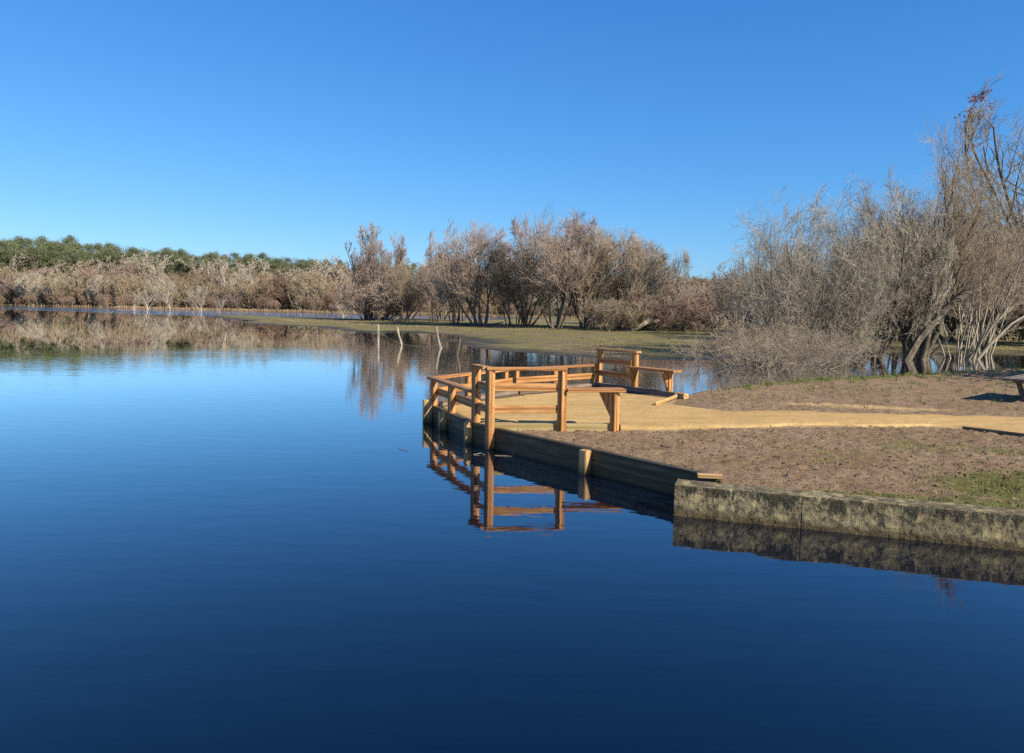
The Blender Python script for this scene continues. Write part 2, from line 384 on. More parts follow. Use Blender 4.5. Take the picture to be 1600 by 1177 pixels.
# ------------------------------------------------------------------ lake
k = N('lake_water')
geo = k.n('ShaderNodeNewGeometry'); P = geo.outputs['Position']; px, py, pz = k.xyz(P)
def mapped(s): 
    m = k.n('ShaderNodeMapping'); k.set(m.inputs[0], P); m.inputs['Scale'].default_value = s; return m.outputs[0]
fine = k.noise(mapped((.8, 2.6, 1)), 1.7, 3, .5)
mid = k.noise(mapped((.3, 1.0, 1)), .55, 3, .5)
vfine = k.noise(mapped((1.2, 3.4, 1)), 6.0, 2, .5)
# breeze line: rippled water on the near side of it, calm on the far side, a rippled arm behind
line = k.math('SUBTRACT', k.math('ADD', py, k.math('MULTIPLY', px, -1.62)), 63.0)   # <0 near side
line = k.math('ADD', line, k.math('MULTIPLY', mid, 4.0))
near_m = k.ramp(k.math('MULTIPLY_ADD', line, .03, .5), [(.20, 1.0), (.54, .10)])
# near bank calm
patch = k.ramp(k.noise(mapped((.05, .22, 1)), 1.0, 4, .6), [(.35, .35), (.65, 1.0)])
dist = k.ramp(k.math('MULTIPLY', py, .02), [(.15, .25), (.42, .42), (.75, .42)])
strip = k.math('ADD', k.math('MULTIPLY', py, .01), k.math('MULTIPLY', px, .0062))    # y+.62x
strip = k.math('ADD', strip, k.math('MULTIPLY', k.noise(mapped((.03, .09, 1)), 1, 3), .14))
far_m = k.ramp(strip, [(.80, 0.0), (.90, 1.0)])
st = k.math('MULTIPLY', k.math('MULTIPLY', near_m, patch), dist)
b1 = k.bump(fine, 1.0, k.math('MULTIPLY', st, .010))
b2 = k.bump(vfine, 1.0, k.math('MULTIPLY', st, .0006), b1)
b3 = k.bump(mid, 1.0, k.math('MULTIPLY', st, .008), b2)
b4 = k.bump(fine, 1.0, k.math('MULTIPLY', far_m, .07), b3)
k.fin((.0010, .0035, .012), .02, b4, .5)
# mirror-like water: Fresnel reflection over a dark peaty body
fz = k.n('ShaderNodeFresnel'); fz.inputs['IOR'].default_value = 1.33; k.set(fz.inputs['Normal'], b4)
fm_ = k.math('MINIMUM', k.math('MULTIPLY', fz.outputs[0], 1.75), .97)
gl = k.n('ShaderNodeBsdfGlossy'); gl.inputs['Roughness'].default_value = .015; k.set(gl.inputs['Normal'], b4); gl.inputs['Color'].default_value = (1, 1, 1, 1)
df = k.n('ShaderNodeBsdfDiffuse'); df.inputs['Color'].default_value = (.0010, .0035, .011, 1)
mx_ = k.n('ShaderNodeMixShader'); k.set(mx_.inputs[0], fm_); k.t.links.new(df.outputs[0], mx_.inputs[1]); k.t.links.new(gl.outputs[0], mx_.inputs[2])
k.t.links.new(mx_.outputs[0], k.out.inputs['Surface'])
WATER = k.m
wx = np.array([-3000, 3000.]); 
wm = mesh_np('lake', [(-4000, -300, 0), (4000, -300, 0), (4000, 600, 0), (-4000, 600, 0)], [(0, 1, 2, 3)])
tag(link('lake', wm, None, [WATER]), kind='structure')

# ------------------------------------------------------------------ timbers
def timber(name, p0, p1, wid, hei, mat, parent, side=None, bev=.006):
    """a beam with local X along its length; hei = size along the up-ish axis, wid = the other; side = horizontal direction of the width"""
    p0 = Vector(p0); p1 = Vector(p1); d = p1-p0; L = d.length; x = d/L
    if side is not None: y = Vector(side).normalized()
    else: y = Vector((0, 0, 1)).cross(x).normalized()
    z = x.cross(y).normalized(); y = z.cross(x)
    bm = bmesh.new(); bmesh.ops.create_cube(bm, size=1)
    for v in bm.verts: v.co = Vector((v.co.x*L, v.co.y*wid, v.co.z*hei))
    if bev: bmesh.ops.bevel(bm, geom=list(bm.edges), offset=bev, segments=2, affect='EDGES')
    me = bpy.data.meshes.new(name); bm.to_mesh(me); bm.free()
    o = link(name, me, parent, [mat])
    c = (p0+p1)/2
    m = Matrix.Identity(4)
    for i in range(3): m[i][0] = x[i]; m[i][1] = y[i]; m[i][2] = z[i]; m[i][3] = c[i]
    o.matrix_basis = m
    if parent: o.matrix_basis = Matrix.Translation(-Vector(parent.location)) @ m
    return o
def prism(name, pts, mat, parent, thick, nrm):
    """flat polygon (3-D points) given a thickness along nrm"""
    n = Vector(nrm).normalized()*thick/2; bm = bmesh.new()
    a = [bm.verts.new(Vector(p)-n) for p in pts]; b = [bm.verts.new(Vector(p)+n) for p in pts]
    bm.faces.new(a[::-1]); bm.faces.new(b)
    for i in range(len(pts)): bm.faces.new((a[i], a[(i+1) % len(pts)], b[(i+1) % len(pts)], b[i]))
    bmesh.ops.recalc_face_normals(bm, faces=bm.faces)
    me = bpy.data.meshes.new(name); bm.to_mesh(me); bm.free()
    o = link(name, me, parent, [mat])
    if parent: o.location = -Vector(parent.location)
    return o
def P3(p, z): return (p[0], p[1], z)
def lerp(a, b, t): return tuple(a[i]+(b[i]-a[i])*t for i in range(len(a)))
def unit(a, b):
    d = Vector((b[0]-a[0], b[1]-a[1])); d.normalize(); return d
wd1 = unit(Q0, Q2); wn1 = Vector((-wd1.y, wd1.x))      # outward normal is to the left of Q0->Q2
if wn1.x > 0: wn1 = -wn1
wd2 = unit(Q2, QL); wn2 = Vector((-wd2.y, wd2.x))
if wn2.x > 0: wn2 = -wn2
wd3 = unit(QL, QC); wn3 = Vector((-wd3.y, wd3.x))
if wn3.y < 0: wn3 = -wn3
wd4 = unit(QC, QE); wn4 = Vector((-wd4.y, wd4.x))
if wn4.y < 0: wn4 = -wn4
def off(p, n, d): return (p[0]+n.x*d, p[1]+n.y*d)

# plank retaining wall (outer faces on the Q line)
rw = empty('retaining_wall', (Q0[0], Q0[1], 0))
tag(rw, 'dark greenish plank wall holding the sandy bank along the water, with squared piles', 'retaining wall')
T = .11
def plankrun(a, b, n, ztop=.318, ext=0):
    d = unit(a, b); a2 = (a[0]-d.x*ext, a[1]-d.y*ext)
    zs = [ztop, ztop-.20, ztop-.405, ztop-.60]
    for i in range(3):
        pa = off(a2, n, -T/2); pb = off(b, n, -T/2)
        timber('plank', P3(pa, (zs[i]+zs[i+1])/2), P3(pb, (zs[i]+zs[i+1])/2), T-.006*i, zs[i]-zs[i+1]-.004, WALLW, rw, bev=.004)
Qm = lerp(Q0, Q2, .42)
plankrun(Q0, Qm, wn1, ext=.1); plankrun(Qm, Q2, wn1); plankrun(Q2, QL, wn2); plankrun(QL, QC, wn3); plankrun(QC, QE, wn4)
wd5 = unit(QE, Q3); wn5 = Vector((-wd5.y, wd5.x)); wn5 = wn5 if wn5.x > 0 else -wn5
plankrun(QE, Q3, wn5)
pileangle = [(lerp(Q0, Q2, .425), wn1, wd1, .31, .125, .11), (lerp(Q2, QL, .03), wn2, wd2, .335, .10, .10),
             (lerp(Q2, QL, .60), wn2, wd2, .325, .11, .12), (lerp(Q2, QL, .985), wn2, wd2, .42, .10, .15)]
for p, n, d, zt, w_, dp in pileangle:
    c = off(p, n, dp/2+.002)
    timber('pile', P3(c, -.7), P3(c, zt), w_, dp, PILEW, rw, side=(d.x, d.y, 0), bev=.008)
for q, n, d in ((lerp(QL, QC, .5), wn3, wd3), (lerp(QC, QE, .05), wn4, wd4), (lerp(QC, QE, .55), wn4, wd4)):
    c = off(q, n, .055); timber('pile', P3(c, -.7), P3(c, .3), .11, .10, PILEW, rw, side=(d.x, d.y, 0))

# tall front railing with bench
A1 = off(lerp(Q0, Q2, .885), wn1, .055)     # corner post standing in the water
A0 = off(lerp(Q2, QL, .0), wn2, -.05)
fd = unit((-.20, 11.10), (1.50, 11.26))
A4 = (.735, 11.12); A5 = (1.52, 11.215)
fr = empty('bench_railing', (A4[0], A4[1], .29))
tag(fr, 'tall sunlit pine railing on the near side of the platform, bench at its right end', 'railing')
SD = (wd1.x, wd1.y, 0)
PS = .105
timber('post', P3(A1, -.6), P3(A1, 1.16), PS, PS, WOOD, fr, side=SD)
timber('post', P3(A0, .33), P3(A0, 1.16), PS, PS, WOOD, fr, side=SD)
timber('post', P3(A4, .10), P3(A4, 1.16), PS, .10, WOOD, fr, side=SD)
timber('post', P3(A5, .10), P3(A5, .85), PS, .10, WOOD, fr, side=SD)
capc = (A1[0]-.01, A1[1]-.02)
def capboard(a, b, z, w_=.145, par=None, ea=.06, eb=.06, t=.045, nm='cap_rail'):
    d = unit(a, b)
    return timber(nm, (a[0]-d.x*ea, a[1]-d.y*ea, z), (b[0]+d.x*eb, b[1]+d.y*eb, z), w_, t, WOOD, par)
capboard(A1, A4, 1.183, par=fr, ea=.055, eb=.06)
capboard(off(A1, wn1, .02), off(A0, wn1, .01), 1.1855, par=fr, ea=-.085, eb=.07)
for z in (.912, .592):
    a = A1; b = A4; d = unit(a, b)
    timber('rail', (a[0]+d.x*.045, a[1]+d.y*.05+.03, z), (b[0]-d.x*.03, b[1]-d.y*.0+.02, z), .04, .115, WOOD, fr)
    timber('rail', P3(off(A1, wn1, -.012), z-.006), P3(off(A0, wn1, -.012), z-.006), .04, .11, WOOD, fr)
def bolt(p, n, par):
    bm = bmesh.new(); bmesh.ops.create_cone(bm, cap_ends=True, segments=8, radius1=.011, radius2=.009, depth=.012)
    me = bpy.data.meshes.new('bolt'); bm.to_mesh(me); bm.free(); o = link('bolt', me, par, [BOLT])
    o.rotation_euler = Vector(n).to_track_quat('Z', 'Y').to_euler(); o.location = Vector(p)-Vector(par.location)
kb = N('galvanised_bolt'); BOLT = kb.fin((.30, .29, .27), .45, None, .6); kb.b.inputs['Metallic'].default_value = .8
for c_, zs_ in ((A1, (.94, .885, .62, .565, .22)), (A4, (.94, .885, .62, .565)), (A5, (.80,)), (A0, (.94, .62))):
    for j_, z_ in enumerate(zs_):
        dd_ = -wd1*.0535; bolt((c_[0]+dd_.x+wn1.x*(.018 if j_ % 2 else -.018), c_[1]+dd_.y+wn1.y*(.018 if j_ % 2 else -.018), z_), (dd_.x, dd_.y, 0), fr)
# base beam along the front of the sand
b0 = (-.25, 11.095); b1 = (.80, 11.20); b2 = (1.50, 11.27)
timber('base_beam', P3(b0, .30), P3(lerp(b0, b1, .985), .30), .09, .15, PLANK, fr)
timber('base_beam', P3(b1, .298), P3(b2, .298), .09, .15, PLANK, fr)
timber('end_block', (1.60, 11.245, .315), (1.72, 11.255, .315), .13, .10, PILEW, fr)
# bench seat: two boards
sd = unit(A4, A5)
sn = Vector((sd.y, -sd.x))    # towards the camera
for j, o_ in enumerate((.005, .135)):
    a = (A4[0]+sd.x*.06-sn.x*(o_-.045), A4[1]+sd.y*.06-sn.y*(o_-.045)); b = (A5[0]+sd.x*.14-sn.x*(o_-.045), A5[1]+sd.y*.14-sn.y*(o_-.045))
    timber('seat', P3(a, .878), P3(b, .878), .125, .048, WOOD, fr)
bk_ = Vector((-wd1.x*-1, 0, 0)); bk_ = Vector((wd1.x, wd1.y, 0)); bk_ = bk_ if bk_.y > 0 else -bk_
q = Vector((A5[0], A5[1], 0))+bk_*.053
prism('bracket', [q+Vector((0, 0, .852)), q+bk_*.25+Vector((0, 0, .852)), q+bk_*.25+Vector((0, 0, .80)), q+Vector((0, 0, .45))], WOOD, fr, .045, (wn1.x, wn1.y, 0))

# low railing round the left and back
lr = empty('low_railing', (-1.0, 13.0, .3))
tag(lr, 'low pine railing wrapping the left corner and the back of the sandy platform', 'railing')
ZC = .79
L0 = off(Q2, wn2, -.045); L1 = off(QL, wn2, -.045); C1 = off(QC, wn3, -.03); E1 = off(QE, wn4, -.04)
L0b = (A0[0]-.03, A0[1]+.10)
Lc = (-1.40, 13.50)
capboard(L0b, Lc, ZC, .15, lr, ea=.0, eb=.12)
Cc = (-.02, 15.62); Ec = (1.84, 17.08)
capboard(Lc, Cc, ZC+.003, .15, lr, ea=-.02, eb=.03)
capboard(Cc, Ec, ZC, .15, lr, ea=-.02, eb=.02)
def rail_posts(a, b, ts, n, ztop, z0=.2):
    for t in ts:
        p = lerp(a, b, t)
        timber('post', P3(p, z0), P3(p, ztop), .10, .10, WOOD, lr, side=(wd1.x, wd1.y, 0))
rail_posts(L0b, Lc, (.50, .965), wn2, ZC-.025)
rail_posts(Lc, Cc, (.42, .92), wn3, ZC-.022)
rail_posts(Cc, Ec, (.06, .50, .985), wn4, ZC-.025)
for a, b, n in ((L0b, Lc, wn2), (Lc, Cc, wn3), (Cc, Ec, wn4)):
    a2 = off(a, n, -.068); b2_ = off(b, n, -.068)
    timber('rail', P3(lerp(a2, b2_, .03), .565), P3(lerp(a2, b2_, .975), .565), .035, .125, WOOD, lr)
timber('base_beam', P3(lerp(off(QL, wn3, -.17), off(QC, wn3, -.17), .02), .335), P3(lerp(off(QL, wn3, -.17), off(QC, wn3, -.17), .98), .335), .10, .13, OLDW, lr)
timber('base_beam', P3(lerp(off(QC, wn4, -.17), off(QE, wn4, -.17), .03), .335), P3(lerp(off(QC, wn4, -.17), off(QE, wn4, -.17), .97), .335), .10, .13, OLDW, lr)

# far railing with bench
B0 = (1.96, 17.16); B1 = (2.62, 16.30); B2 = (3.20, 15.54)
br = empty('bench_railing', (B1[0], B1[1], .3))
tag(br, 'shaded pine railing with bench at the far right corner of the sandy platform', 'railing')
bd = unit(B0, B2); bn = Vector((bd.y, -bd.x)); bn = bn if bn.x > 0 else -bn
SB = (bd.x, bd.y, 0)
for p, z in ((B0, 1.12), (B1, 1.12), (B2, .80)):
    timber('post', P3(p, .05), P3(p, z), .10, .11, WOOD, br, side=SB)
capboard(B0, B1, 1.145, .15, br, ea=.06, eb=.10)
for z in (.905, .625):
    timber('rail', P3(off(B0, bn, -.072), z), P3(lerp(off(B0, bn, -.072), off(B1, bn, -.072), .97), z), .04, .125, WOOD, br)
for o_ in (.0, -.13):
    a = off(lerp(B1, B2, -.06), bn, o_); b = off(lerp(B1, B2, 1.28), bn, o_)
    if o_ > -.02: a = off(lerp(B1, B2, .08), bn, o_)
    timber('seat', P3(a, .823), P3(b, .823), .125, .045, WOOD, br)
for q in (Vector((B1[0], B1[1], 0)), Vector((B2[0], B2[1], 0))):
    un = Vector((-bn.x, -bn.y, 0)); q4 = q+un*.055
    prism('bracket', [q4+Vector((0, 0, .80)), q4+un*.17+Vector((0, 0, .80)), q4+un*.17+Vector((0, 0, .74)), q4+Vector((0, 0, .46))], WOOD, br, .04, (bd.x, bd.y, 0))
timber('base_beam', P3(off(lerp(B0, B2, -.02), bn, -.10), .33), P3(off(lerp(B0, B2, 1.14), bn, -.10), .33), .12, .15, OLDW, br)
timber('end_block', P3(lerp(B0, B2, 1.10), .34), P3(lerp(B0, B2, 1.22), .34), .15, .11, PILEW, br)
tag(timber('edging_board', (2.63, 13.95, .335), (3.27, 15.12, .35), .03, .07, PILEW, None), 'thin pale board edging the sand beside the far bench', 'edging board')
tag(timber('timber_offcut', (1.98, 8.02, .33), (2.24, 7.98, .33), .13, .035, PILEW, None), 'short pale timber offcut lying where the plank wall meets the concrete wall', 'offcut')
tag(timber('edging_board', (6.95, 11.72, .29), (8.6, 9.75, .29), .03, .12, OLDW, None), 'dark weathered board edging the sandy path at the right', 'edging board')

# ------------------------------------------------------------------ concrete quay wall
L = 26.0; nl = 900; 
ss = np.concatenate([np.linspace(0, 6, 520), np.linspace(6.05, L, 160)])
prof = [(0, -.6), (0, -.3)]+[(0, z) for z in np.linspace(-.2, .295, 26)]+[(.006, .312), (.02, .321)]+[(t, .322) for t in np.linspace(.04, .26, 12)]+[(.275, .316), (.282, .30), (.283, .1), (.283, -.6)]
prof = np.array(prof)
Sg, Ig = np.meshgrid(ss, np.arange(len(prof)), indexing='ij')
Tn = prof[Ig, 0]; Zn = prof[Ig, 1].copy()
qn = Tn+Zn
dsp = (fbm(Sg*3, qn*3+3, 3, 51)-.5)*.018+(fbm(Sg*16, qn*16+9, 3, 52)-.5)*.012+(vn(Sg*55, qn*55, 53)-.5)*.005
for sc_, wdt in ((1.20, .006), (4.1, .006), (6.6, .008)):
    dsp = dsp-.005*np.exp(-((Sg-sc_-(vn(qn*9, qn*0+sc_, 3)-.5)*.02)/wdt)**2)*(Ig < 29)
front = Ig < 30
Tn = Tn-np.where(front, dsp, 0); Zn = Zn+np.where((Ig >= 28) & (Ig < 42), dsp*.7, 0)
endr = np.exp(-Sg/.018)*.02
Sx = Sg+np.where(Sg < .001, 0, 0)
Xc = CA[0]+CD[0]*(Sx+endr*0)+CN[0]*Tn; Yc = CA[1]+CD[1]*Sx+CN[1]*Tn
i5 = np.arange(Xc.size).reshape(Xc.shape)
F5 = np.stack([i5[:-1, :-1], i5[1:, :-1], i5[1:, 1:], i5[:-1, 1:]], -1).reshape(-1, 4)
V5 = np.stack([Xc, Yc, Zn], -1).reshape(-1, 3)
# end cap: strips across the profile
m_ = len(prof); half = m_//2
capf = []
for i in range(half-1): capf.append((i, i+1, m_-2-i, m_-1-i))
F5 = np.vstack([F5, np.array(capf)])
cm = mesh_np('concrete_wall', V5, F5, False)
k = N('weathered_concrete')
geo = k.n('ShaderNodeNewGeometry'); P = geo.outputs['Position']; z = k.xyz(P)[2]
nA = k.noise(P, 2.3, 5, .6); nB = k.noise(P, 14, 7, .78); nC = k.noise(P, 80, 4, .7)
col = k.ramp(nA, [(.3, (.18, .145, .082)), (.5, (.31, .255, .14)), (.7, (.44, .37, .215))])
col = k.mix(k.ramp(nB, [(.45, .92), (.52, 0.0)]), col, (.085, .072, .045))
# ochre lichen blotches
vo = k.n('ShaderNodeTexVoronoi', feature='SMOOTH_F1'); k.set(vo.inputs['Vector'], P); vo.inputs['Scale'].default_value = 7
bl = k.math('ADD', vo.outputs['Distance'], k.math('MULTIPLY', k.math('SUBTRACT', nB, .5), .5))
col = k.mix(k.ramp(bl, [(.18, .85), (.32, 0.0)]), col, (.54, .445, .22))
# black algae runs hanging from the top edge
mp = k.n('ShaderNodeMapping'); k.set(mp.inputs[0], P); mp.inputs['Scale'].default_value = (1, 1, .28)
nR = k.noise(mp.outputs[0], 9, 6, .72); 
run = k.math('ADD', nR, k.math('MULTIPLY', k.math('SUBTRACT', z, .20), 1.25))
fr_m = k.ramp(k.math('MULTIPLY', z, 3), [(.935, 1.0), (.952, .12)])
col = k.mix(k.math('MULTIPLY', k.ramp(run, [(.53, 0.0), (.60, .95)]), fr_m), col, (.045, .042, .026))
# pebbly dark wet band at the water
zz = k.math('ADD', z, k.math('MULTIPLY', nB, .09))
col = k.mix(k.ramp(k.math('MULTIPLY', zz, 4), [(.30, .85), (.62, 0.0)]), col, (.085, .062, .028))
pe = k.n('ShaderNodeTexVoronoi'); k.set(pe.inputs['Vector'], P); pe.inputs['Scale'].default_value = 60
col = k.mix(k.ramp(pe.outputs['Distance'], [(.12, .5), (.3, 0.0)]), col, (.55, .47, .33))
col = k.mix(k.ramp(nC, [(.35, .5), (.5, 0.0)]), col, (.13, .11, .075))
k.fin(col, .92, k.bump(k.math('ADD', nC, k.math('MULTIPLY', nB, .7)), .9, .015), .15)
cw = link('concrete_wall', cm, None, [k.m])
tag(cw, 'low mottled concrete quay wall with black and ochre lichen along the water', 'wall')

# ------------------------------------------------------------------ picnic table at the right edge
pt = empty('picnic_table', (11.15, 16.2, .25), math.atan2(1.35, 1.42))
tag(pt, 'weathered picnic table on the trampled bank at the right edge of the picture', 'table')
def loc_box(name, c, s, mat, par, rx=0):
    bm = bmesh.new(); bmesh.ops.create_cube(bm, size=1)
    for v in bm.verts: v.co = Vector((v.co.x*s[0], v.co.y*s[1], v.co.z*s[2]))
    bmesh.ops.bevel(bm, geom=list(bm.edges), offset=.006, segments=1, affect='EDGES')
    me = bpy.data.meshes.new(name); bm.to_mesh(me); bm.free(); o = link(name, me, par, [mat]); o.location = c; o.rotation_euler = (rx, 0, 0); return o
for j in range(5): loc_box('top_plank', (0, -.34+j*.17, .48), (2.0, .166, .05), OLDW, pt)
for sx in (-.3, .3):
    loc_box('cross_beam', (sx, 0, .41), (.08, .76, .085), OLDW, pt)
    loc_box('leg', (sx, .22, .17), (.08, .09, .46), OLDW, pt, -.3); loc_box('leg', (sx, -.22, .17), (.08, .09, .46), OLDW, pt, .3)
    loc_box('cross_beam', (sx+.085, -.30, .20), (.07, 1.1, .07), OLDW, pt)
loc_box('bench', (0, -.72, .262), (2.0, .24, .05), OLDW, pt)

# ------------------------------------------------------------------ old stakes in the lake, with wire
STAKE = mat_bark('stake_wood', (.27, .235, .17), (.50, .45, .34))
stakes = [((-10.71, 42.0, -.3), (-10.70, 42.0, .56), .10, 'short brown stub of a stake far out in the water, leftmost', BARK),
          ((-7.05, 40.3, -.3), (-7.05, 40.3, .98), .10, 'straight upright pale fence post standing in the water', STAKE),
          ((-5.50, 38.5, -.3), (-5.79, 38.5, .90), .085, 'pale fence post leaning left in the water between two taller ones', STAKE),
          ((-3.40, 36.5, -.3), (-3.64, 36.5, 1.02), .09, 'tall pale fence post leaning left in the water, its foot crooked', STAKE),
          ((-2.31, 31.7, -.3), (-2.17, 31.7, .70), .085, 'brown fence post leaning right, closest to the platform', BARK)]
sten = {}
def ring_tube(pts, rads, sides=8, jit=0.0):
    P_ = np.array(pts, float); n = len(P_); V = []; 
    for i in range(n):
        t = P_[min(i+1, n-1)]-P_[max(i-1, 0)]; t /= np.linalg.norm(t)
        a = np.array([1., 0, 0]) if abs(t[0]) < .8 else np.array([0, 1., 0])
        u_ = np.cross(t, a); u_ /= np.linalg.norm(u_); v_ = np.cross(t, u_)
        for s in range(sides):
            th = 2*math.pi*s/sides; r = rads[i]*(1+jit*(random.random()-.5))
            V.append(P_[i]+r*(math.cos(th)*u_+math.sin(th)*v_))
    F = [(i*sides+s, i*sides+(s+1) % sides, (i+1)*sides+(s+1) % sides, (i+1)*sides+s) for i in range(n-1) for s in range(sides)]
    V.append(P_[-1]+(P_[-1]-P_[-2])*.02); c = len(V)-1
    F += [((n-1)*sides+s, (n-1)*sides+(s+1) % sides, c, c) for s in range(sides)]
    return V, F
def tube_obj(name, pts, rads, mat, parent=None, sides=8, jit=0.0, smooth=False):
    V, F = ring_tube(pts, rads, sides, jit)
    me = bpy.data.meshes.new(name); me.from_pydata([tuple(v) for v in V], [], [tuple(dict.fromkeys(q)) for q in F]); me.update()
    if smooth: me.polygons.foreach_set('use_smooth', np.ones(len(me.polygons), bool))
    return link(name, me, parent, [mat])
for (a, b, r, lab, m) in stakes:
    pts = []; n = 9
    for i in range(n):
        t = i/(n-1); p = np.array(a)*(1-t)+np.array(b)*t+np.array([random.uniform(-.012, .012), random.uniform(-.012, .012), 0])
        if 'crooked' in lab and t < .35: p[0] += (.35-t)*.25
        pts.append(p)
    o = tube_obj('fence_stake', pts, [r*(1.05-.25*i/(n-1))*.72 for i in range(n)], m, None, 8, .35)
    tag(o, lab, 'stake', 'old fence stakes in the lake')
def wire(p0, p1, sag, lab, r=.007):
    pts = [(*[p0[k_]*(1-t)+p1[k_]*t for k_ in range(2)], p0[2]*(1-t)+p1[2]*t-sag*4*t*(1-t)) for t in np.linspace(0, 1, 14)]
    tag(tube_obj('fence_wire', pts, [r]*14, BARK_P, None, 4), lab, 'wire', 'slack wires of the old fence')
wire((-7.05, 40.3, .62), (-5.55, 38.5, .05), .04, 'slack wire falling from the upright pale post to the leaning one beside it')
wire((-5.55, 38.5, .06), (-3.45, 36.5, .10), .055, 'slack wire dipping to the water between the leaning posts')
wire((-3.45, 36.5, .12), (-2.28, 31.7, .10), .07, 'slack wire from the tall leaning post to the dark post')

# ------------------------------------------------------------------ branching plants
def resample_dir(d): return d/np.maximum(np.linalg.norm(d, axis=-1, keepdims=True), 1e-9)
def start(n, spread, lean, h, r, npt=8, up=.15, wob=.12, base=(0, 0), hv=.25, dirs=None):
    """n stems from the ground"""
    ang = rng.uniform(0, 2*np.pi, n)+np.arange(n)*2.4
    p = np.stack([np.cos(ang)*spread*rng.uniform(.2, 1, n)+base[0], np.sin(ang)*spread*rng.uniform(.2, 1, n)+base[1], np.full(n, -.25)], -1)
    ln = lean*rng.uniform(.35, 1.1, n)
    d = np.stack([np.cos(ang)*np.sin(ln), np.sin(ang)*np.sin(ln), np.cos(ln)], -1)
    if dirs is not None: d = resample_dir(np.asarray(dirs, float))
    Ls = h*rng.uniform(1-hv, 1, n)/np.maximum(d[:, 2], .5)
    return walk(p, d, Ls, np.full(n, r)*rng.uniform(.7, 1.1, n), npt, up, wob, .25)
def walk(p, d, L, r, npt, up, wob, tip):
    n = len(p); P_ = np.zeros((n, npt, 3)); P_[:, 0] = p; d = resample_dir(d)
    st = (L/(npt-1))[:, None]
    for i in range(1, npt):
        d = resample_dir(d+rng.normal(0, wob, (n, 3))+np.array([0, 0, up]))
        P_[:, i] = P_[:, i-1]+d*st
    Rr_ = r[:, None]*(1-(1-tip)*np.linspace(0, 1, npt)[None, :]**.9)
    return P_, Rr_
def grow(PR, k_, t0, ang, lr, npt, up, wob, rr_=.6, tip=.35, lfall=.45, out=0.0, rmin=0):
    P_, Rd = PR; N_, n, _ = P_.shape
    idx_ = np.repeat(np.arange(N_), k_); m = len(idx_)
    t = t0+(1-t0)*((np.tile(np.arange(k_), N_)+rng.uniform(0, 1, m))/k_)
    s = t*(n-1); i0 = np.clip(s.astype(int), 0, n-2); fr_ = (s-i0)[:, None]
    a = P_[idx_, i0]; b = P_[idx_, i0+1]; pos = a*(1-fr_)+b*fr_; tan = resample_dir(b-a)
    r0 = (Rd[idx_, i0]*(1-fr_[:, 0])+Rd[idx_, i0+1]*fr_[:, 0])
    Lp = np.linalg.norm(np.diff(P_, axis=1), axis=2).sum(1)[idx_]
    rv = rng.normal(0, 1, (m, 3)); perp = resample_dir(rv-(rv*tan).sum(-1, keepdims=True)*tan)
    if out:
        c = P_[:, 0].mean(0); o = pos-c; o[:, 2] = 0; perp = resample_dir(perp+out*resample_dir(o))
    an = rng.normal(ang, ang*.25, m)[:, None]
    d = np.cos(an)*tan+np.sin(an)*perp
    L_ = Lp*lr*(1-lfall*t)*rng.uniform(.55, 1.2, m)
    return walk(pos, d, L_, np.maximum(r0*rr_, rmin), npt, up, wob, tip)
def tubes_mesh(name, levels):
    """levels: list of ((P,R), sides)"""
    Vs, Fs, o = [], [], 0
    for (P_, Rd), s in levels:
        N_, n, _ = P_.shape
        tan = resample_dir(np.gradient(P_, axis=1)); mean = resample_dir(P_[:, -1]-P_[:, 0])
        ref = np.cross(mean, np.array([.13, .31, .94])+0*mean); ref = resample_dir(ref)[:, None, :]
        u_ = resample_dir(ref-(ref*tan).sum(-1, keepdims=True)*tan); v_ = np.cross(tan, u_)
        th = 2*np.pi*np.arange(s)/s
        ring = P_[:, :, None, :]+Rd[:, :, None, None]*(np.cos(th)[None, None, :, None]*u_[:, :, None, :]+np.sin(th)[None, None, :, None]*v_[:, :, None, :])
        Vs.append(ring.reshape(-1, 3))
        id_ = (np.arange(N_*n*s)+o).reshape(N_, n, s); nx_ = np.roll(id_, -1, axis=2)
        Fs.append(np.stack([id_[:, :-1], nx_[:, :-1], nx_[:, 1:], id_[:, 1:]], -1).reshape(-1, 4)); o += N_*n*s
    return mesh_np(name, np.vstack(Vs), np.vstack(Fs), True)
def leafcloud(name, C, sz, flat=.0):
    """small two-faced leaf clumps at the points C"""
    n = len(C); a = rng.normal(0, 1, (n, 3)); a = resample_dir(a); b = rng.normal(0, 1, (n, 3)); b = resample_dir(b-(a*b).sum(-1, keepdims=True)*a)
    c_ = np.cross(a, b); s = sz*rng.uniform(.5, 1.3, n)[:, None]
    V = np.stack([C-a*s, C-b*s*.6+c_*s*.25, C+a*s, C+b*s*.6+c_*s*.25], 1).reshape(-1, 3)
    F = np.arange(4*n).reshape(n, 4)
    return mesh_np(name, V, F, False)
class Kind:
    def __init__(s, parts, h): s.parts = parts; s.h = h     # parts: [(name, mesh)]
def plant(kind, name, x, y, h, label, cat='tree', group=None, rz=None, wx=1.0, z=None, mats=None, wy=None):
    r = empty(name, (x, y, z if z is not None else 0), rz if rz is not None else random.uniform(0, 6.28))
    s = h/kind.h; r.scale = (s*wx, s*(wy or wx), s)
    tag(r, label, cat, group)
    for i, (nm, me) in enumerate(kind.parts):
        o = bpy.data.objects.new(nm, me); COL.objects.link(o); o.parent = r
        if mats and i < len(mats) and mats[i] is not None:
            o.material_slots[0].link = 'OBJECT'; o.material_slots[0].material = mats[i]
    return r
def height_of(*lv): return max(float(np.percentile(P_[..., 2], 99.7)) for (P_, R__) in lv)
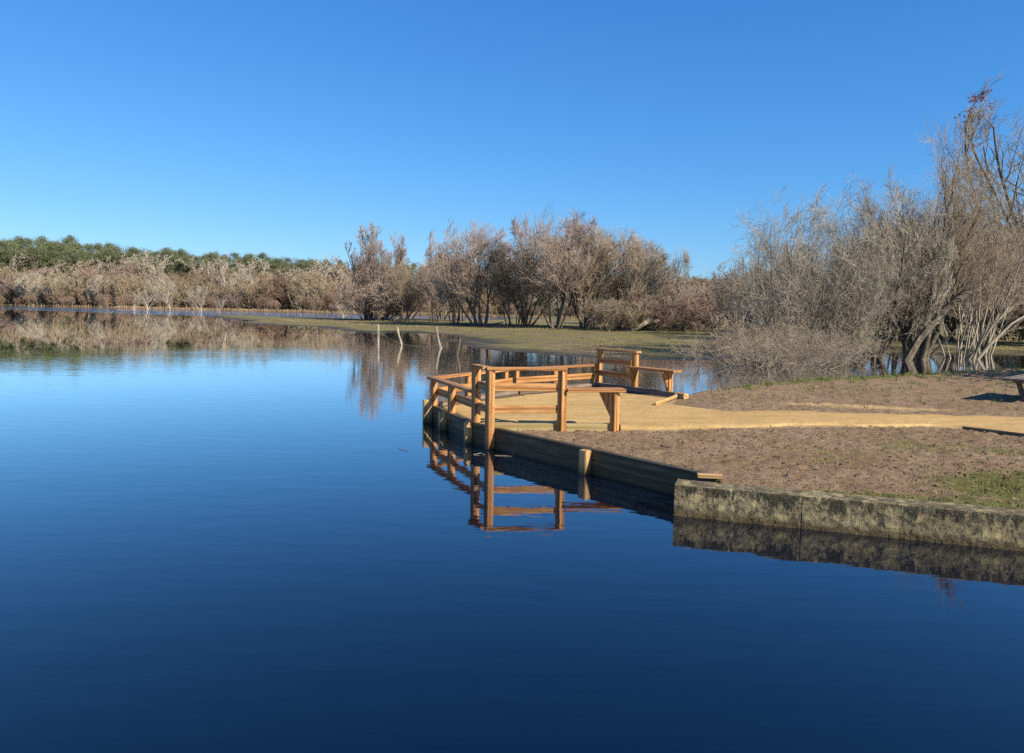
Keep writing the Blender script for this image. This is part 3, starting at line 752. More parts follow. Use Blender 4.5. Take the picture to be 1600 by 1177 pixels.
def dome(p, c, ax):
    d = (p-c)/ax; d[..., 2] = np.where(d[..., 2] < 0, d[..., 2]*.45, d[..., 2])
    r_ = np.linalg.norm(d, axis=-1, keepdims=True); th = .6; mx = 1.22
    r2 = np.where(r_ > th, th+(mx-th)*(1-np.exp(-(r_-th)/(mx-th))), r_)
    d = d*(r2/np.maximum(r_, 1e-6)); d[..., 2] = np.where(d[..., 2] < 0, d[..., 2]/.45, d[..., 2]); p[:] = c+d*ax
def make_tree(nst=6, spread=.35, lean=.5, h=6, r=.14, k1=7, k2=7, k3=6, k4=5, a1=.6, a2=.55, l1=.55, l2=.5, l3=.5, l4=.6, up=.10, wob=.12,
              twr=.010, bark=BARK, twig=TW_MAUVE, t0=.3, out=.4, npt=9, dirs=None, up2=None, hv=.25, lf=.4, env=None):
    up2 = up if up2 is None else up2
    s0 = start(nst, spread, lean, h, r, npt, up, wob, dirs=dirs, hv=hv)
    s1 = grow(s0, k1, t0, a1, l1, 6, up*.8, wob*1.3, .55, .3, lf+.1, out)
    s2 = grow(s1, k2, .15, a2, l2, 5, up2, wob*1.4, .55, .35, lf, out*.6)
    s3 = grow(s2, k3, .15, .55, l3, 4, up2, .16, .55, .5, .3, rmin=twr*1.2)
    s4 = grow(s3, k4, .1, .5, l4, 3, up2*.8, .14, .6, .5, .2, rmin=twr)
    for q in (s3, s4): q[1][:] = np.minimum(q[1], twr*2.2)
    if env:      # round the crown: pull far tips back inside a soft dome
        H0 = height_of(s2, s3); c = np.array([env[3] if len(env) > 3 else 0, 0, env[0]])*H0; ax = np.array([env[1], env[1], env[2]])*H0
        for q in (s0, s1, s2, s3, s4): dome(q[0], c, ax)
    tr = tubes_mesh('trunk', [(s0, 8), (s1, 5)]); tr.materials.append(bark)
    cr = tubes_mesh('crown', [(s2, 4), (s3, 3), (s4, 3)]); cr.materials.append(twig)
    return Kind([('trunk', tr), ('crown', cr)], height_of(s0, s2, s3, s4)), (s0, s1, s2, s3, s4)

# kinds
K_round, L_round = make_tree(8, .45, .75, 5.6, .11, 8, 7, 5, 3, a1=.8, a2=.65, l1=.62, l2=.62, l3=.75, l4=.85, twr=.0125, up=.09, lf=.2, env=(.5, .46, .50))
K_round2, L_round2 = make_tree(7, .3, .78, 5.4, .13, 8, 7, 6, 3, a1=.85, a2=.65, l1=.62, l2=.62, l3=.75, l4=.85, twr=.0125, out=.6, lf=.2, env=(.52, .43, .48))
K_upright, _u = make_tree(12, 1.0, .42, 8, .075, 11, 5, 4, 3, a1=.45, a2=.5, l1=.34, l2=.6, l3=.75, l4=.8, up=.18, twr=.0125, t0=.25, lf=.3, env=(.5, .34, .52))
K_thin, _t = make_tree(9, .7, .6, 5, .065, 8, 6, 5, 3, a1=.65, l2=.62, l3=.75, l4=.85, up=.12, twr=.011, twig=TW_MAUVE, bark=BARK_D, lf=.2, env=(.5, .46, .5))
K_bush, _b = make_tree(24, 1.1, .95, 2.6, .04, 6, 6, 5, 3, a1=.6, l2=.65, l3=.75, l4=.8, up=.08, twr=.010, t0=.12, npt=6, bark=BARK_D, lf=.25, env=(.3, .75, .7))
K_lean, _l = make_tree(6, .5, .3, 5.5, .13, 8, 7, 5, 3, l1=.6, l2=.6, l3=.75, l4=.85, dirs=[(.9, 0, 1), (.6, .2, 1), (1.1, -.2, .8), (.3, .3, 1), (.8, .1, 1.2), (-.2, .1, 1)], up=.06, twr=.0125, bark=BARK_P, lf=.25, env=(.5, .5, .5, .25))
# the near group on the right (26-36 m off): fewer, thicker and crisper twigs
K_arch, _a = make_tree(11, .6, .95, 4.6, .08, 7, 6, 4, 3, a1=.65, l1=.62, l2=.65, l3=.8, l4=.85, up=.05, up2=.03, wob=.14, twr=.0072, twig=TW_GREY, bark=BARK, out=.5, t0=.2, lf=.2, env=(.42, .56, .58))
K_arch2, _a2 = make_tree(8, .4, .75, 5, .12, 7, 6, 5, 3, a1=.7, l1=.6, l2=.62, l3=.8, l4=.85, up=.07, up2=.05, wob=.13, twr=.0072, twig=TW_GREY, bark=BARK, out=.5, t0=.3, lf=.2, env=(.5, .5, .5))
K_tall, L_tall = make_tree(8, .5, .50, 7, .20, 9, 6, 4, 3, a1=.5, l1=.5, l2=.6, l3=.8, l4=.85, up=.10, wob=.10, twr=.0075, twig=TW_GREY, bark=BARK_D, t0=.3, lf=.3)
K_sap, _s = make_tree(12, .55, .6, 5.5, .05, 6, 5, 4, 3, a1=.45, l1=.42, l2=.6, l3=.8, up=.09, wob=.08, twr=.0068, twig=TW_TAN, bark=BARK_P, t0=.3, lf=.3)
K_flood, _f = make_tree(44, 1.6, 1.2, 1.9, .024, 5, 4, 3, 1, a1=.5, l1=.75, l2=.7, l3=.8, up=.03, up2=.0, wob=.11, twr=.0066, twig=TW_TAN, bark=BARK_P, t0=.1, npt=8, lf=.2)
K_oak, _o = make_tree(12, .25, .55, 11, .19, 10, 6, 4, 2, a1=.65, a2=.6, l1=.38, l2=.6, l3=.75, l4=.8, up=.06, wob=.09, twr=.0105, twig=TW_GREY, bark=BARK, t0=.2, out=.5, npt=12, lf=.35,
                      dirs=[(0, 0, 1), (-.75, .1, 1), (-.25, -.5, 1), (.6, .2, 1), (-.1, .5, 1), (-.5, -.1, 1.0), (-1.1, .1, 1), (-.95, -.3, 1), (.9, -.2, 1), (-.4, .4, 1), (.2, -.4, 1), (-.7, .5, 1)], env=(.6, .50, .42))
K_small, _sm = make_tree(4, .12, .5, 2.6, .04, 6, 5, 3, 2, a1=.5, up=.1, wob=.14, twr=.012, twig=TW_PALE, bark=BARK_P, t0=.2)

# pixel row helper for the stand positions (x metres, y metres) measured beforehand
G1 = 'bare trees on the meadow island'
def ivy(parent_obj, pts, n, sz, mat, spread=.35):
    c = np.repeat(np.asarray(pts, float), n, axis=0)+rng.normal(0, spread, (len(pts)*n, 3))
    me = leafcloud('ivy', c, sz); me.materials.append(mat)
    o = bpy.data.objects.new('ivy', me); COL.objects.link(o); o.parent = parent_obj; return o
mid = [
 (K_upright, -15.8, 88, 10.8, 1.0, 0.3, 'tall feathery upright bare tree at the left end of the meadow thicket', None, TW_MAUVE),
 (K_bush, -15.0, 86, 4.6, 1.15, 1.0, 'dense low dark bush at the foot of the feathery tree, left end of the thicket', None, TW_MAUVE),
 (K_round, -11.6, 83, 6.6, .85, 2.0, 'rounded bare willow with ivy, right beside the tall feathery tree', None, TW_TAN),
 (K_thin, -8.4, 82, 6.4, .9, 3.0, 'thin dark many stemmed tree between the ivy willow and the big round tree', BARK_D, TW_MAUVE),
 (K_thin, -5.9, 76, 6.4, .85, .2, 'slender dark stemmed tree just left of the big round tree', BARK_D, TW_GREY),
 (K_round, -3.0, 70, 9.4, .95, 4.0, 'big round crowned bare tree in the left half of the meadow thicket', None, TW_MAUVE),
 (K_thin, .2, 69, 7.4, .85, 5.0, 'dark stemmed tree immediately right of the big round tree', BARK_D, TW_TAN),
 (K_round2, 1.3, 74, 8.4, .9, .8, 'bare tree filling the dip between the big round tree and the tallest tree', None, TW_MAUVE),
 (K_round2, 3.7, 66, 10.3, .88, 1.9, 'tallest bare tree in the middle of the thicket, yellow ivy on its trunk', None, TW_MAUVE),
 (K_round, 6.6, 69, 9.3, .85, 2.9, 'bare tree with ruddy twigs behind the tallest tree on its right', None, TW_MAUVE),
 (K_lean, 6.0, 65, 8.8, .75, .15, 'green ivy covered tree whose trunk leans hard to the right', BARK_D, TW_TAN),
 (K_round, 9.6, 70, 9.0, .9, 5.2, 'broad bare tree at the right shoulder of the thicket', None, TW_MAUVE),
 (K_lean, 10.4, 65, 7.6, .8, 0.0, 'pale barked tree leaning out at the right end of the thicket', BARK_P, TW_GREY),
 (K_bush, 8.5, 63, 2.8, 1.3, 0.5, 'low dark bramble bush under the ivy covered leaning tree', None, TW_TAN),
 (K_bush, 12.6, 64, 3.2, 1.4, 1.5, 'reddish brown bush below the pale leaning tree', None, TW_RED),
 (K_bush, 16.0, 70, 4.4, 1.4, 2.5, 'wide mauve bush beyond the right end of the thicket', None, TW_MAUVE),
 (K_bush, 19.2, 76, 4.4, 1.3, 3.5, 'rounded brown bush halfway between the thicket and the near trees', None, TW_MAUVE),
 (K_bush, 23.5, 80, 4.5, 1.4, 4.1, 'rounded brown bush partly behind the grey arching tree', None, TW_RED),
 (K_round, -13.2, 93, 6.2, 1.1, 1.2, 'small brown tree behind the ivy willow', None, TW_TAN),
 (K_round, -8.9, 96, 8.2, .9, 1.2, 'pale brown tree standing behind the dark stemmed trees', None, TW_TAN),
 (K_round2, -5.8, 88, 8.0, .9, 3.2, 'hazy brown tree behind the big round tree, to its left', None, TW_TAN),
 (K_round, 13.4, 82, 8.0, .9, .6, 'hazy brown tree behind the pale leaning tree', None, TW_MAUVE),
]
for (kd, x, y, h, wx, rz, lab, bk, tw) in mid:
    t = plant(kd, 'bare_tree' if kd is not K_bush else 'bush', x, y, h, lab, 'tree' if kd is not K_bush else 'bush', G1 if kd is not K_bush else 'bare bushes round the meadow trees', rz, wx, 0.02, [bk, tw])
    kh = kd.h
    if 'with ivy, right' in lab: ivy(t, L_round[0][0][0][3:7], 70, .10, IVY_G, .3)
    if 'yellow ivy' in lab: ivy(t, L_round2[0][0][1][3:8], 110, .075, IVY_Y, .28)
    if 'green ivy' in lab: ivy(t, np.vstack([_l[0][0][0][2:8], _l[0][0][1][3:8]]), 90, .085, IVY_G, .38)
# fallen pale log
tag(tube_obj('fallen_log', [(9.1, 62.5, .12), (9.9, 62.4, .25), (10.6, 62.3, .75), (11.2, 62.5, 1.0), (11.9, 62.6, .95)], [.10, .13, .17, .2, .15], BARK_P, None, 8, .3), 'pale fallen trunk lying on the grass under the leaning tree', 'log')
tag(tube_obj('fallen_log', [(-6.8, 72.5, .1), (-4.6, 72, .2), (-2.5, 72, .12), (-.9, 71, .5)], [.07, .10, .09, .05], BARK_D, None, 7, .3), 'dark fallen branch on the grass under the big round tree', 'log')

G2 = 'bare trees in the flooded margin at the right'
near = [
 (K_arch, 10.9, 30.5, 6.3, .85, .4, 'low arching grey tree reaching left over the water, leftmost of the near trees', None, TW_GREY),
 (K_arch, 12.9, 31.8, 6.1, .85, 2.2, 'grey tree with tangled drooping twigs behind the flooded bush', None, TW_GREY),
 (K_arch2, 14.2, 32.8, 6.7, .9, 3.6, 'dense grey twigged tree between the arching tree and the tall one', None, TW_GREY),
 (K_arch2, 15.6, 33.2, 7.3, .85, 5.1, 'lichen covered thick trunked tree standing in the water left of the tall one', BARK_D, TW_GREY),
 (K_tall, 17.9, 33.8, 10.2, .80, .9, 'tallest of the trees in the water, brown upright twigs above black trunks', BARK_D, TW_TAN),
 (K_arch2, 19.4, 36.5, 8.0, .85, 1.7, 'brown twigged tree right behind the tall tree in the water', BARK_D, TW_TAN),
 (K_sap, 20.2, 34.6, 7.3, .95, .3, 'clump of pale slender stems fanning out of the water', BARK_P, TW_TAN),
 (K_sap, 22.8, 37.2, 6.2, .9, 2.4, 'pale slender stems beside the right edge of the picture', BARK_P, TW_TAN),
 (K_arch2, 24.5, 40.5, 7.6, .9, 4.2, 'dense brown tree below the big dark oak', BARK_D, TW_TAN),
 (K_oak, 33.4, 46, 15.2, .95, 0.0, 'big dark limbed oak at the right edge with a red leaf tuft on top', BARK_D, TW_GREY),
 (K_round2, 18.5, 46, 6.6, 1.0, 1.0, 'brown tree on the bank behind the flooded trees, left one', None, TW_MAUVE),
 (K_round, 25.0, 50, 8.0, 1.0, 2.0, 'brown tree on the bank behind the tall tree in the water', None, TW_MAUVE),
 (K_round2, 31, 54, 8.6, 1.1, 3.0, 'brown tree on the bank behind the pale stems', None, TW_TAN),
 (K_round, 36.5, 56, 10, 1.0, 4.0, 'brown tree on the bank behind the big dark oak', None, TW_MAUVE),
 (K_round, 17.2, 56, 5.4, 1.0, 5.0, 'olive brown tree seen through the arching grey tree', None, TW_TAN),
]
oak = None
for (kd, x, y, h, wx, rz, lab, bk, tw) in near:
    t = plant(kd, 'bare_tree' if kd is not K_oak else 'oak_tree', x, y, h, lab, 'tree', G2, rz, wx, 0.0, [bk, tw])
    if kd is K_oak: oak = t
    if kd is K_tall:
        ivy(t, L_tall[0][0][2][1:4], 40, .05, IVY_G, .2)
t = plant(K_flood, 'flooded_bush', 8.7, 27.0, 2.0, 'wide tangle of arching straw coloured branches drooping into the water', 'bush', None, .5, 1.0, 0.0, [BARK_P, TW_TAN])
t = plant(K_flood, 'flooded_bush', 10.1, 27.6, 2.2, 'straw coloured arching bush in the water in front of the grey trees', 'bush', None, 2.5, 1.0, 0.0, [BARK_P, TW_TAN])
t = plant(K_flood, 'flooded_bush', 12.0, 29.8, 1.6, 'tangled grey bush at the feet of the lichen covered tree', 'bush', None, 4.5, .9, 0.0, [BARK_D, TW_GREY])
t = plant(K_small, 'sapling', 7.6, 28.0, 2.7, 'thin pale pinkish sapling rising from the left end of the flooded bush', 'tree', None, .2, .75, 0.0, [BARK, TW_MAUVE])
t = plant(K_small, 'sapling', 6.8, 27.6, 1.3, 'small crooked pale sapling in the water, left of the flooded bush', 'tree', None, 2.2, 1.2, 0.0, [BARK_P, TW_TAN])
t = plant(K_small, 'sapling', -21.3, 97, 3.0, 'small bleached sapling on the meadow tip, left of the thicket', 'tree', None, 1.2, 1.3, 0.05, [BARK_P, TW_PALE])
for i, (x, y, h, lab) in enumerate([(-74.5, 151, 4.8, 'bleached sapling at the far water edge, leftmost of five'), (-72.5, 153, 5.0, 'bleached sapling at the far water edge, second of five from the left'), (-66.5, 150, 6.0, 'largest bleached sapling at the far water edge'),
                       (-60.3, 149, 5.4, 'bleached sapling at the far water edge, second of five from the right'), (-49.0, 128, 3.2, 'small bleached sapling at the far water edge, rightmost of five')]):
    plant(K_small, 'sapling', x, y, h, lab, 'tree', 'bleached saplings at the far water edge', i*1.3, 1.25, 0.0, [BARK_P, TW_PALE])
# leaning dark limb and stub in the near group
tag(tube_obj('broken_trunk', [(16.9, 33.0, -.2), (17.5, 33.1, .9), (18.3, 33.1, 1.9), (19.0, 33.2, 2.55), (20.0, 33.3, 3.1)], [.20, .17, .15, .13, .10], BARK_D, None, 8, .3), 'dark broken trunk leaning right out of the water among the near trees', 'trunk')
tag(tube_obj('arching_stem', [(20.6, 34.2, -.2), (21.2, 34.1, .7), (22.0, 34.0, 1.6), (22.9, 34.0, 2.2), (24.2, 34.0, 2.5)], [.075, .065, .055, .045, .03], BARK_P, None, 7, .2), 'pale curved stem bending right out of the water', 'trunk')
# red leaf tuft on the oak
P4 = _o[3][0].reshape(-1, 3)
# evergreen bushes far right behind the grey trees
K_ev_c = rng.normal(0, 1, (12000, 3))*np.array([1.1, 1.1, .8])+np.array([0, 0, 1.9]); K_ev_c = K_ev_c[K_ev_c[:, 2] > .1]
evm = leafcloud('foliage', K_ev_c, .065); evm.materials.append(EVG)
evt = tubes_mesh('stem', [(start(5, .2, .5, 1.8, .07), 5)]); evt.materials.append(BARK_D)
K_ev = Kind([('stem', evt), ('foliage', evm)], 4.2)
for x, y, h, wx, lab in ((20.3, 19.2, 6.2, 1.0, 'dense evergreen shrub on the bank beyond the right edge, shading the ground'), (20.8, 62, 5.0, 1.2, 'olive evergreen shrub glimpsed behind the arching grey tree'), (25.5, 64, 5.6, 1.2, 'olive evergreen shrub glimpsed behind the dense grey tree'), (34, 50, 4.5, 1.4, 'dark evergreen shrub in the shade under the oak')):
    plant(K_ev, 'evergreen_shrub', x, y, h, lab, 'bush', None, None, wx, .05 if y > 30 else .25)

# ------------------------------------------------------------------ far shore: bare bushes, bare trees and pines
def far_bush(seed, n=26, hh=4.2, mat=FAR_TAN, spread=1.6):
    s0 = start(n, spread, .8, hh, .07, 5, .08, .14)
    s1 = grow(s0, 7, .15, .6, .5, 4, .08, .18, .6, .5, .3, rmin=.035)
    s2 = grow(s1, 7, .1, .6, .6, 3, .08, .2, .7, .5, .2, rmin=.024)
    s3 = grow(s2, 4, .1, .5, .6, 3, .1, .2, .8, .5, .2, rmin=.020)
    H0 = height_of(s1, s2)
    for q in (s0, s1, s2, s3): dome(q[0], np.array([0, 0, .35*H0]), np.array([.55, .55, .58])*H0)
    tr = tubes_mesh('stems', [(s0, 4)]); tr.materials.append(BARK)
    cr = tubes_mesh('crown', [(s1, 3), (s2, 3), (s3, 3)]); cr.materials.append(mat)
    return Kind([('stems', tr), ('crown', cr)], height_of(s1, s2, s3))
FB = [far_bush(1), far_bush(2, 20, 4.6), far_bush(3, 30, 3.8, FAR_RED)]
K_farbare, _fb = make_tree(2, .2, .3, 7, .2, 10, 6, 5, 3, a1=.55, up=.1, wob=.16, twr=.030, twig=FAR_BARE, bark=BARK_P)
SH = [(-215, 228), (-130, 196), (-92, 179), (-62, 163), (-35, 152), (-5, 138), (10, 126), (30, 118)]
def shore_at(t):
    c = np.array(SH, float); L_ = np.concatenate([[0], np.cumsum(np.linalg.norm(np.diff(c, axis=0), axis=1))]); s = t*L_[-1]
    x = np.interp(s, L_, c[:, 0]); y = np.interp(s, L_, c[:, 1]); i = min(np.searchsorted(L_, s), len(c)-1); i = max(i, 1)
    d = c[i]-c[i-1]; d /= np.linalg.norm(d); return x, y, np.array([-d[1], d[0]])
cnt = 0
rows = [(5.0, 2.2, 4.0, 40, 2), (10, 4.6, 7.2, 38, 0), (17, 6.8, 9.4, 34, 1), (27, 8.4, 10.6, 32, 0), (40, 9.0, 11.6, 30, 1)]
for ro, (o_, h0, h1, n, kk) in enumerate(rows):
    for i in range(n):
        t_ = (i+.5+random.uniform(-.35, .35))/n; x, y, nn = shore_at(t_)
        nn = nn if nn[1] > 0 else -nn
        x += nn[0]*(o_+random.uniform(-2, 2)); y += nn[1]*(o_+random.uniform(-2, 2))
        kd = FB[kk] if random.random() < .6 else random.choice(FB)
        h = random.uniform(h0, h1)*(1.2 if x < -95 and ro else 1.0 if x < -40 else .85)
        mt = random.choice([FAR_TAN, FAR_TAN, FAR_TAN, FAR_RED, FAR_RED, FAR_BARE]) if ro else FAR_RED
        lab = ['low reddish bush along the reeds of the far shore', 'rounded tan bare bush in the front row behind the far shore', 'rounded tan bare bush in the middle of the far thicket', 'taller bare bush in the back of the far thicket', 'tall bare bush just below the pines'][ro]
        zz = float(far_h(np.array([x]), np.array([y]))[0])
        if x/y < -.75: continue
        plant(kd, 'bare_bush', x, y, h, lab, 'bush', ['low reddish bushes of the far shore', 'front row of the far thicket', 'middle of the far thicket', 'back of the far thicket', 'bushes below the pines'][ro], None, random.uniform(.8, 1.35), zz, [BARK_P if random.random() < .35 else BARK, mt])
for i in range(44):
    t_ = (i+.5+random.uniform(-.4, .4))/48; x, y, nn = shore_at(t_); nn = nn if nn[1] > 0 else -nn
    o_ = random.uniform(18, 42); x += nn[0]*o_; y += nn[1]*o_
    if x/y < -.75: continue
    zz = float(far_h(np.array([x]), np.array([y]))[0])
    plant(K_farbare, 'bare_tree', x, y, random.uniform(11.5, 15.5)*(1 if x < -60 else .85), 'pale bare tree standing in front of the pines on the far shore', 'tree', 'pale bare trees in front of the pines', None, 1.1, zz, [BARK_P, FAR_BARE])
def make_pine(seed, h=15, cr=3.2, n=46):
    tr_s = walk(np.array([[0, 0, -.3]]), np.array([[.03, 0, 1.]]), np.array([h*.93]), np.array([.24]), 8, .1, .03, .3)
    P_ = tr_s[0]; lim = grow(tr_s, 18, .5, 1.05, .28, 4, .12, .1, .4, .4, .55)
    cs = []
    for i in range(n):
        t = random.uniform(0, 1); zc = h*(.42+.55*t); rad = cr*(math.sin(math.pi*min(1, .22+t*.72))**.8)
        a = random.uniform(0, 6.28); q = rad*math.sqrt(random.random())
        m = 170; s = random.uniform(.6, 1.15)
        c = rng.normal(0, 1, (m, 3))*np.array([.52, .52, .42])*s
        cs.append(c+np.array([math.cos(a)*q, math.sin(a)*q, zc]))
    fo = leafcloud('crown', np.vstack(cs), .13); fo.materials.append(PINE_G)
    tm = tubes_mesh('trunk', [(tr_s, 7), (lim, 4)]); tm.materials.append(BARK)
    return Kind([('trunk', tm), ('crown', fo)], h)
PK = [make_pine(1), make_pine(2, 14, 3.8, 52), make_pine(3, 16, 2.8, 44)]
pl = [(-185, 232, 21), (-150, 222, 20), (-139, 222, 19.4), (-120, 222, 17.9), (-91, 224, 16.5), (-72, 236, 15.8), (-58, 256, 15.6), (-30, 262, 15.0), (0, 264, 13), (40, 264, 12.5), (90, 262, 12.5)]
pl = np.array(pl, float); Lp = np.concatenate([[0], np.cumsum(np.linalg.norm(np.diff(pl[:, :2], axis=0), axis=1))])
for row, (dy, hs, n) in enumerate(((0, .92, 86), (8, .98, 84), (18, 1.05, 80))):
    for i in range(n):
        s = (i+random.uniform(.1, .9))/n*Lp[-1]
        x = np.interp(s, Lp, pl[:, 0])+random.uniform(-1, 1); y = np.interp(s, Lp, pl[:, 1])+dy+random.uniform(-3, 3)
        if x/y < -.76: continue
        zz = float(far_h(np.array([x]), np.array([y]))[0]); top = np.interp(s, Lp, pl[:, 2])*hs
        h = max(7, (top-zz)*random.uniform(.90, 1.04))
        plant(random.choice(PK), 'pine_tree', x, y, h, ['green pine in the front of the pine wood on the skyline beyond the lake', 'green pine in the middle of the pine wood on the skyline beyond the lake', 'green pine at the back of the pine wood on the skyline beyond the lake'][row], 'tree',
              ['front pines of the far wood', 'middle pines of the far wood', 'back pines of the far wood'][row], None, random.uniform(.85, 1.25), zz)
# hedge line of bare bushes on the horizon at the right
for i in range(34):
    x = 22+i*3.4+random.uniform(-1, 1); y = 118+random.uniform(-12, 12)
    plant(random.choice(FB), 'bare_bush', x, y, random.uniform(5.5, 7.8), 'brown bush in the distant hedge across the meadow at the right', 'bush', 'distant hedge across the meadow', None, 1.2, .2, [BARK, random.choice([FAR_TAN, FAR_RED])])

# ------------------------------------------------------------------ reeds, grass, clods
def blades(name, pts, h, wd, mat, lean=.35, seed=0):
    n = len(pts); a = rng.uniform(0, 2*np.pi, n); hh = h*rng.uniform(.5, 1.2, n)
    dx = np.cos(a); dy = np.sin(a); ln = lean*rng.uniform(0, 1, n)*hh; b = rng.uniform(0, 2*np.pi, n)
    B = np.asarray(pts, float); t = B+np.stack([np.cos(b)*ln, np.sin(b)*ln, hh], -1)
    W = np.stack([dx, dy, 0*dx], -1)*(wd*rng.uniform(.6, 1.2, n))[:, None]
    m_ = B*.5+t*.5+np.stack([0*dx, 0*dx, hh*.12], -1)
    V = np.stack([B-W, B+W, m_+W*.8, t, m_-W*.8], 1).reshape(-1, 3)
    i = np.arange(n)*5
    F = np.concatenate([np.stack([i, i+1, i+2, i+4], -1)])
    F2_ = np.stack([i+4, i+2, i+3, i+3], -1)
    me = bpy.data.meshes.new(name)
    faces = F.tolist()+[q[:3] for q in F2_.tolist()]
    me.from_pydata(V.tolist(), [], faces); me.update(); me.materials.append(mat); return me
# reeds along the far shore
t_ = rng.uniform(0, 1, 15000); c = np.array(SH, float); L_ = np.concatenate([[0], np.cumsum(np.linalg.norm(np.diff(c, axis=0), axis=1))]); s = t_*L_[-1]
rx = np.interp(s, L_, c[:, 0]); ry = np.interp(s, L_, c[:, 1]); o_ = rng.exponential(1.6, len(t_))-.6
rx = rx+o_*.4; ry = ry+o_*.9; dens = fbm(rx*.12, ry*.12, 3, 71)
kp = rng.uniform(0, 1, len(t_)) < np.clip((dens-.42)*5, .05, 1); rx, ry = rx[kp], ry[kp]
tag(link('reeds', blades('reeds', np.stack([rx, ry, np.full(len(rx), -.02)], -1), .55, .04, STRAW, .5)), 'tan reeds fringing the far shore', 'reeds', kind='stuff')
# straw tufts and rough grass under the meadow trees
px_, py_ = rng.uniform(-26, 40, 70000), rng.uniform(56, 100, 70000)
kp = (rng.uniform(0, 1, len(px_)) < (fbm(px_*.3, py_*.3, 3, 77)-.35)*2.4*sstep(56, 68, py_)) & (sdf(px_, py_, far_poly) > 3); px_, py_ = px_[kp], py_[kp]
tag(link('dry_grass', blades('dry_grass', np.stack([px_, py_, far_h(px_, py_)-.02], -1), .10, .02, DRYG, .9)), 'rough dry grass under the meadow trees', 'grass', kind='stuff')
# right bank grass
px_, py_ = rng.uniform(3, 40, 30000), rng.uniform(30, 50, 30000)
kp = (fbm(px_*.5, py_*.5, 3, 78) > .5) & (sdf(px_, py_, far_poly) > .1); px_, py_ = px_[kp], py_[kp]
tag(link('bank_grass', blades('bank_grass', np.stack([px_, py_, far_h(px_, py_)-.01], -1), .075, .010, DRYG, .9)), 'short rough grass on the bank behind the flooded trees', 'grass', kind='stuff')
# near green grass
gx, gy = rng.uniform(2.2, 20, 420000), rng.uniform(5.5, 27, 420000)
kp = rng.uniform(0, 1, len(gx)) < np.clip((grass_w(gx, gy)*.8+(fbm(gx*3.5, gy*3.5, 4, 91)-.5)*2.8-.52)*1.1, 0, 1)
dd = sdf(gx, gy, near_poly); kp &= (dd > .03)
ip = np.minimum(gy-path_lo(gx), path_hi(gx)-gy); kp &= (ip < -.05)
gx, gy = gx[kp], gy[kp]
gz = base_h(gx, gy)-.012
hh = np.where(gy > 14, .075, .045)
lo_ = gy < 14
tag(link('grass_patches', blades('grass_patches', np.stack([gx, gy, gz], -1)[lo_], .048, .0030, GRASS, .9)), 'short green grass patches on the mud by the concrete wall', 'grass', kind='stuff')
tag(link('shore_grass', blades('shore_grass', np.stack([gx, gy, gz], -1)[~lo_], .085, .006, GRASS, .7)), 'green grass fringe on the far edge of the muddy bank', 'grass', kind='stuff')
# clods and leaves on the mud
def clods(n, x0, x1, y0, y1, smin, smax):
    cx, cy = rng.uniform(x0, x1, n), rng.uniform(y0, y1, n)
    ip = np.maximum(np.minimum(cy-path_lo(cx), path_hi(cx)-cy), sdf(cx, cy, deck_in)); ok = (sdf(cx, cy, near_poly) > .12) & (ip < -.03); cx, cy = cx[ok], cy[ok]
    n = len(cx); O = np.array([(1, 0, 0), (0, 1, 0), (-1, 0, 0), (0, -1, 0), (0, 0, 1), (0, 0, -1)], float)
    s = (smin+(smax-smin)*rng.uniform(0, 1, n)**3)[:, None, None]
    V = O[None]*s*rng.uniform(.5, 1.2, (n, 6, 1))*np.array([1, 1, .6])+np.stack([cx, cy, base_h(cx, cy)+.002], -1)[:, None, :]
    fc = np.array([(0, 1, 4), (1, 2, 4), (2, 3, 4), (3, 0, 4), (1, 0, 5), (2, 1, 5), (3, 2, 5), (0, 3, 5)])
    return mesh_np('mud_clods', V.reshape(-1, 3), (fc[None]+(np.arange(n)*6)[:, None, None]).reshape(-1, 3))
tag(link('mud_clods', clods(11000, 0, 9, 5.5, 12, .004, .026), None, [MUD]), 'small clods of mud on the trampled bank', 'mud', kind='stuff')
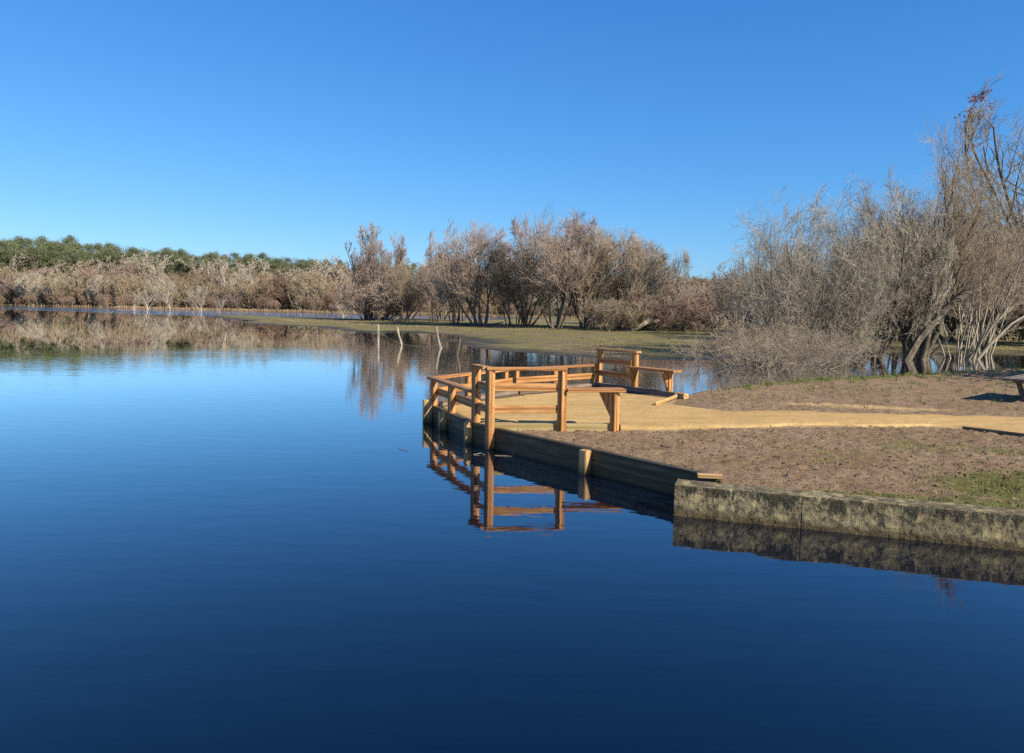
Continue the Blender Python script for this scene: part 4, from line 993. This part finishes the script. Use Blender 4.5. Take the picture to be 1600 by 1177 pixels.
n = 2600; lx, ly = rng.uniform(2.5, 9, n), rng.uniform(6, 12, n)
kp = (rng.uniform(0, 1, n) < .10+.8*blob(lx, ly, 5.4, 8.2, 1.3, 1.0)) & (sdf(lx, ly, near_poly) > .1) & (np.minimum(ly-path_lo(lx), path_hi(lx)-ly) < -.05)
LEAF = mat_leaf('dead_leaf', (.16, .09, .05), (.38, .27, .16), .8)
lm = leafcloud('fallen_leaves', np.stack([lx[kp], ly[kp], base_h(lx[kp], ly[kp])+.012], -1), .022); lm.materials.append(LEAF)
tag(link('fallen_leaves', lm), 'dry fallen leaves scattered on the grass and mud', 'leaves', kind='stuff')
# twigs afloat by the corner post
for i, (pts, lab) in enumerate([([(-.52, 10.62, .004), (-.42, 10.64, .02), (-.36, 10.60, .004)], 'tiny curled twig afloat left of the corner post'),
                     ([(-.22, 10.58, .004), (-.05, 10.55, .006), (.02, 10.52, .004), (.05, 10.55, .07)], 'thin bare twig afloat right of the corner post'),
                     ([(-1.62, 10.97, .003), (-1.56, 10.86, .006), (-1.47, 10.80, .003)], 'dark twig afloat alone on the open water left of the platform')]):
    tag(tube_obj('floating_twig', pts, [.003]*len(pts), BARK_P if i < 2 else BARK_D, None, 5), lab, 'twig')

# red leaf tuft: a part of the oak, placed on its upper left twigs
Mo = oak.matrix_basis
best = None
W = (P4 @ np.diag([oak.scale[0], oak.scale[1], oak.scale[2]])); ca, sa_ = math.cos(oak.rotation_euler.z), math.sin(oak.rotation_euler.z)
wx_ = W[:, 0]*ca-W[:, 1]*sa_+oak.location.x; wy_ = W[:, 0]*sa_+W[:, 1]*ca+oak.location.y; wz_ = W[:, 2]
cst = (wx_-26.6)**2+((wz_-13.6)*1.0)**2+.05*(wy_-43)**2
j = np.argsort(cst+rng.exponential(.35, len(cst)))[:60]
rl = leafcloud('red_leaves', np.repeat(P4[j], 5, axis=0)+rng.normal(0, .09, (60*5, 3)), .06); rl.materials.append(RED_L)
o = bpy.data.objects.new('red_leaves', rl); COL.objects.link(o); o.parent = oak
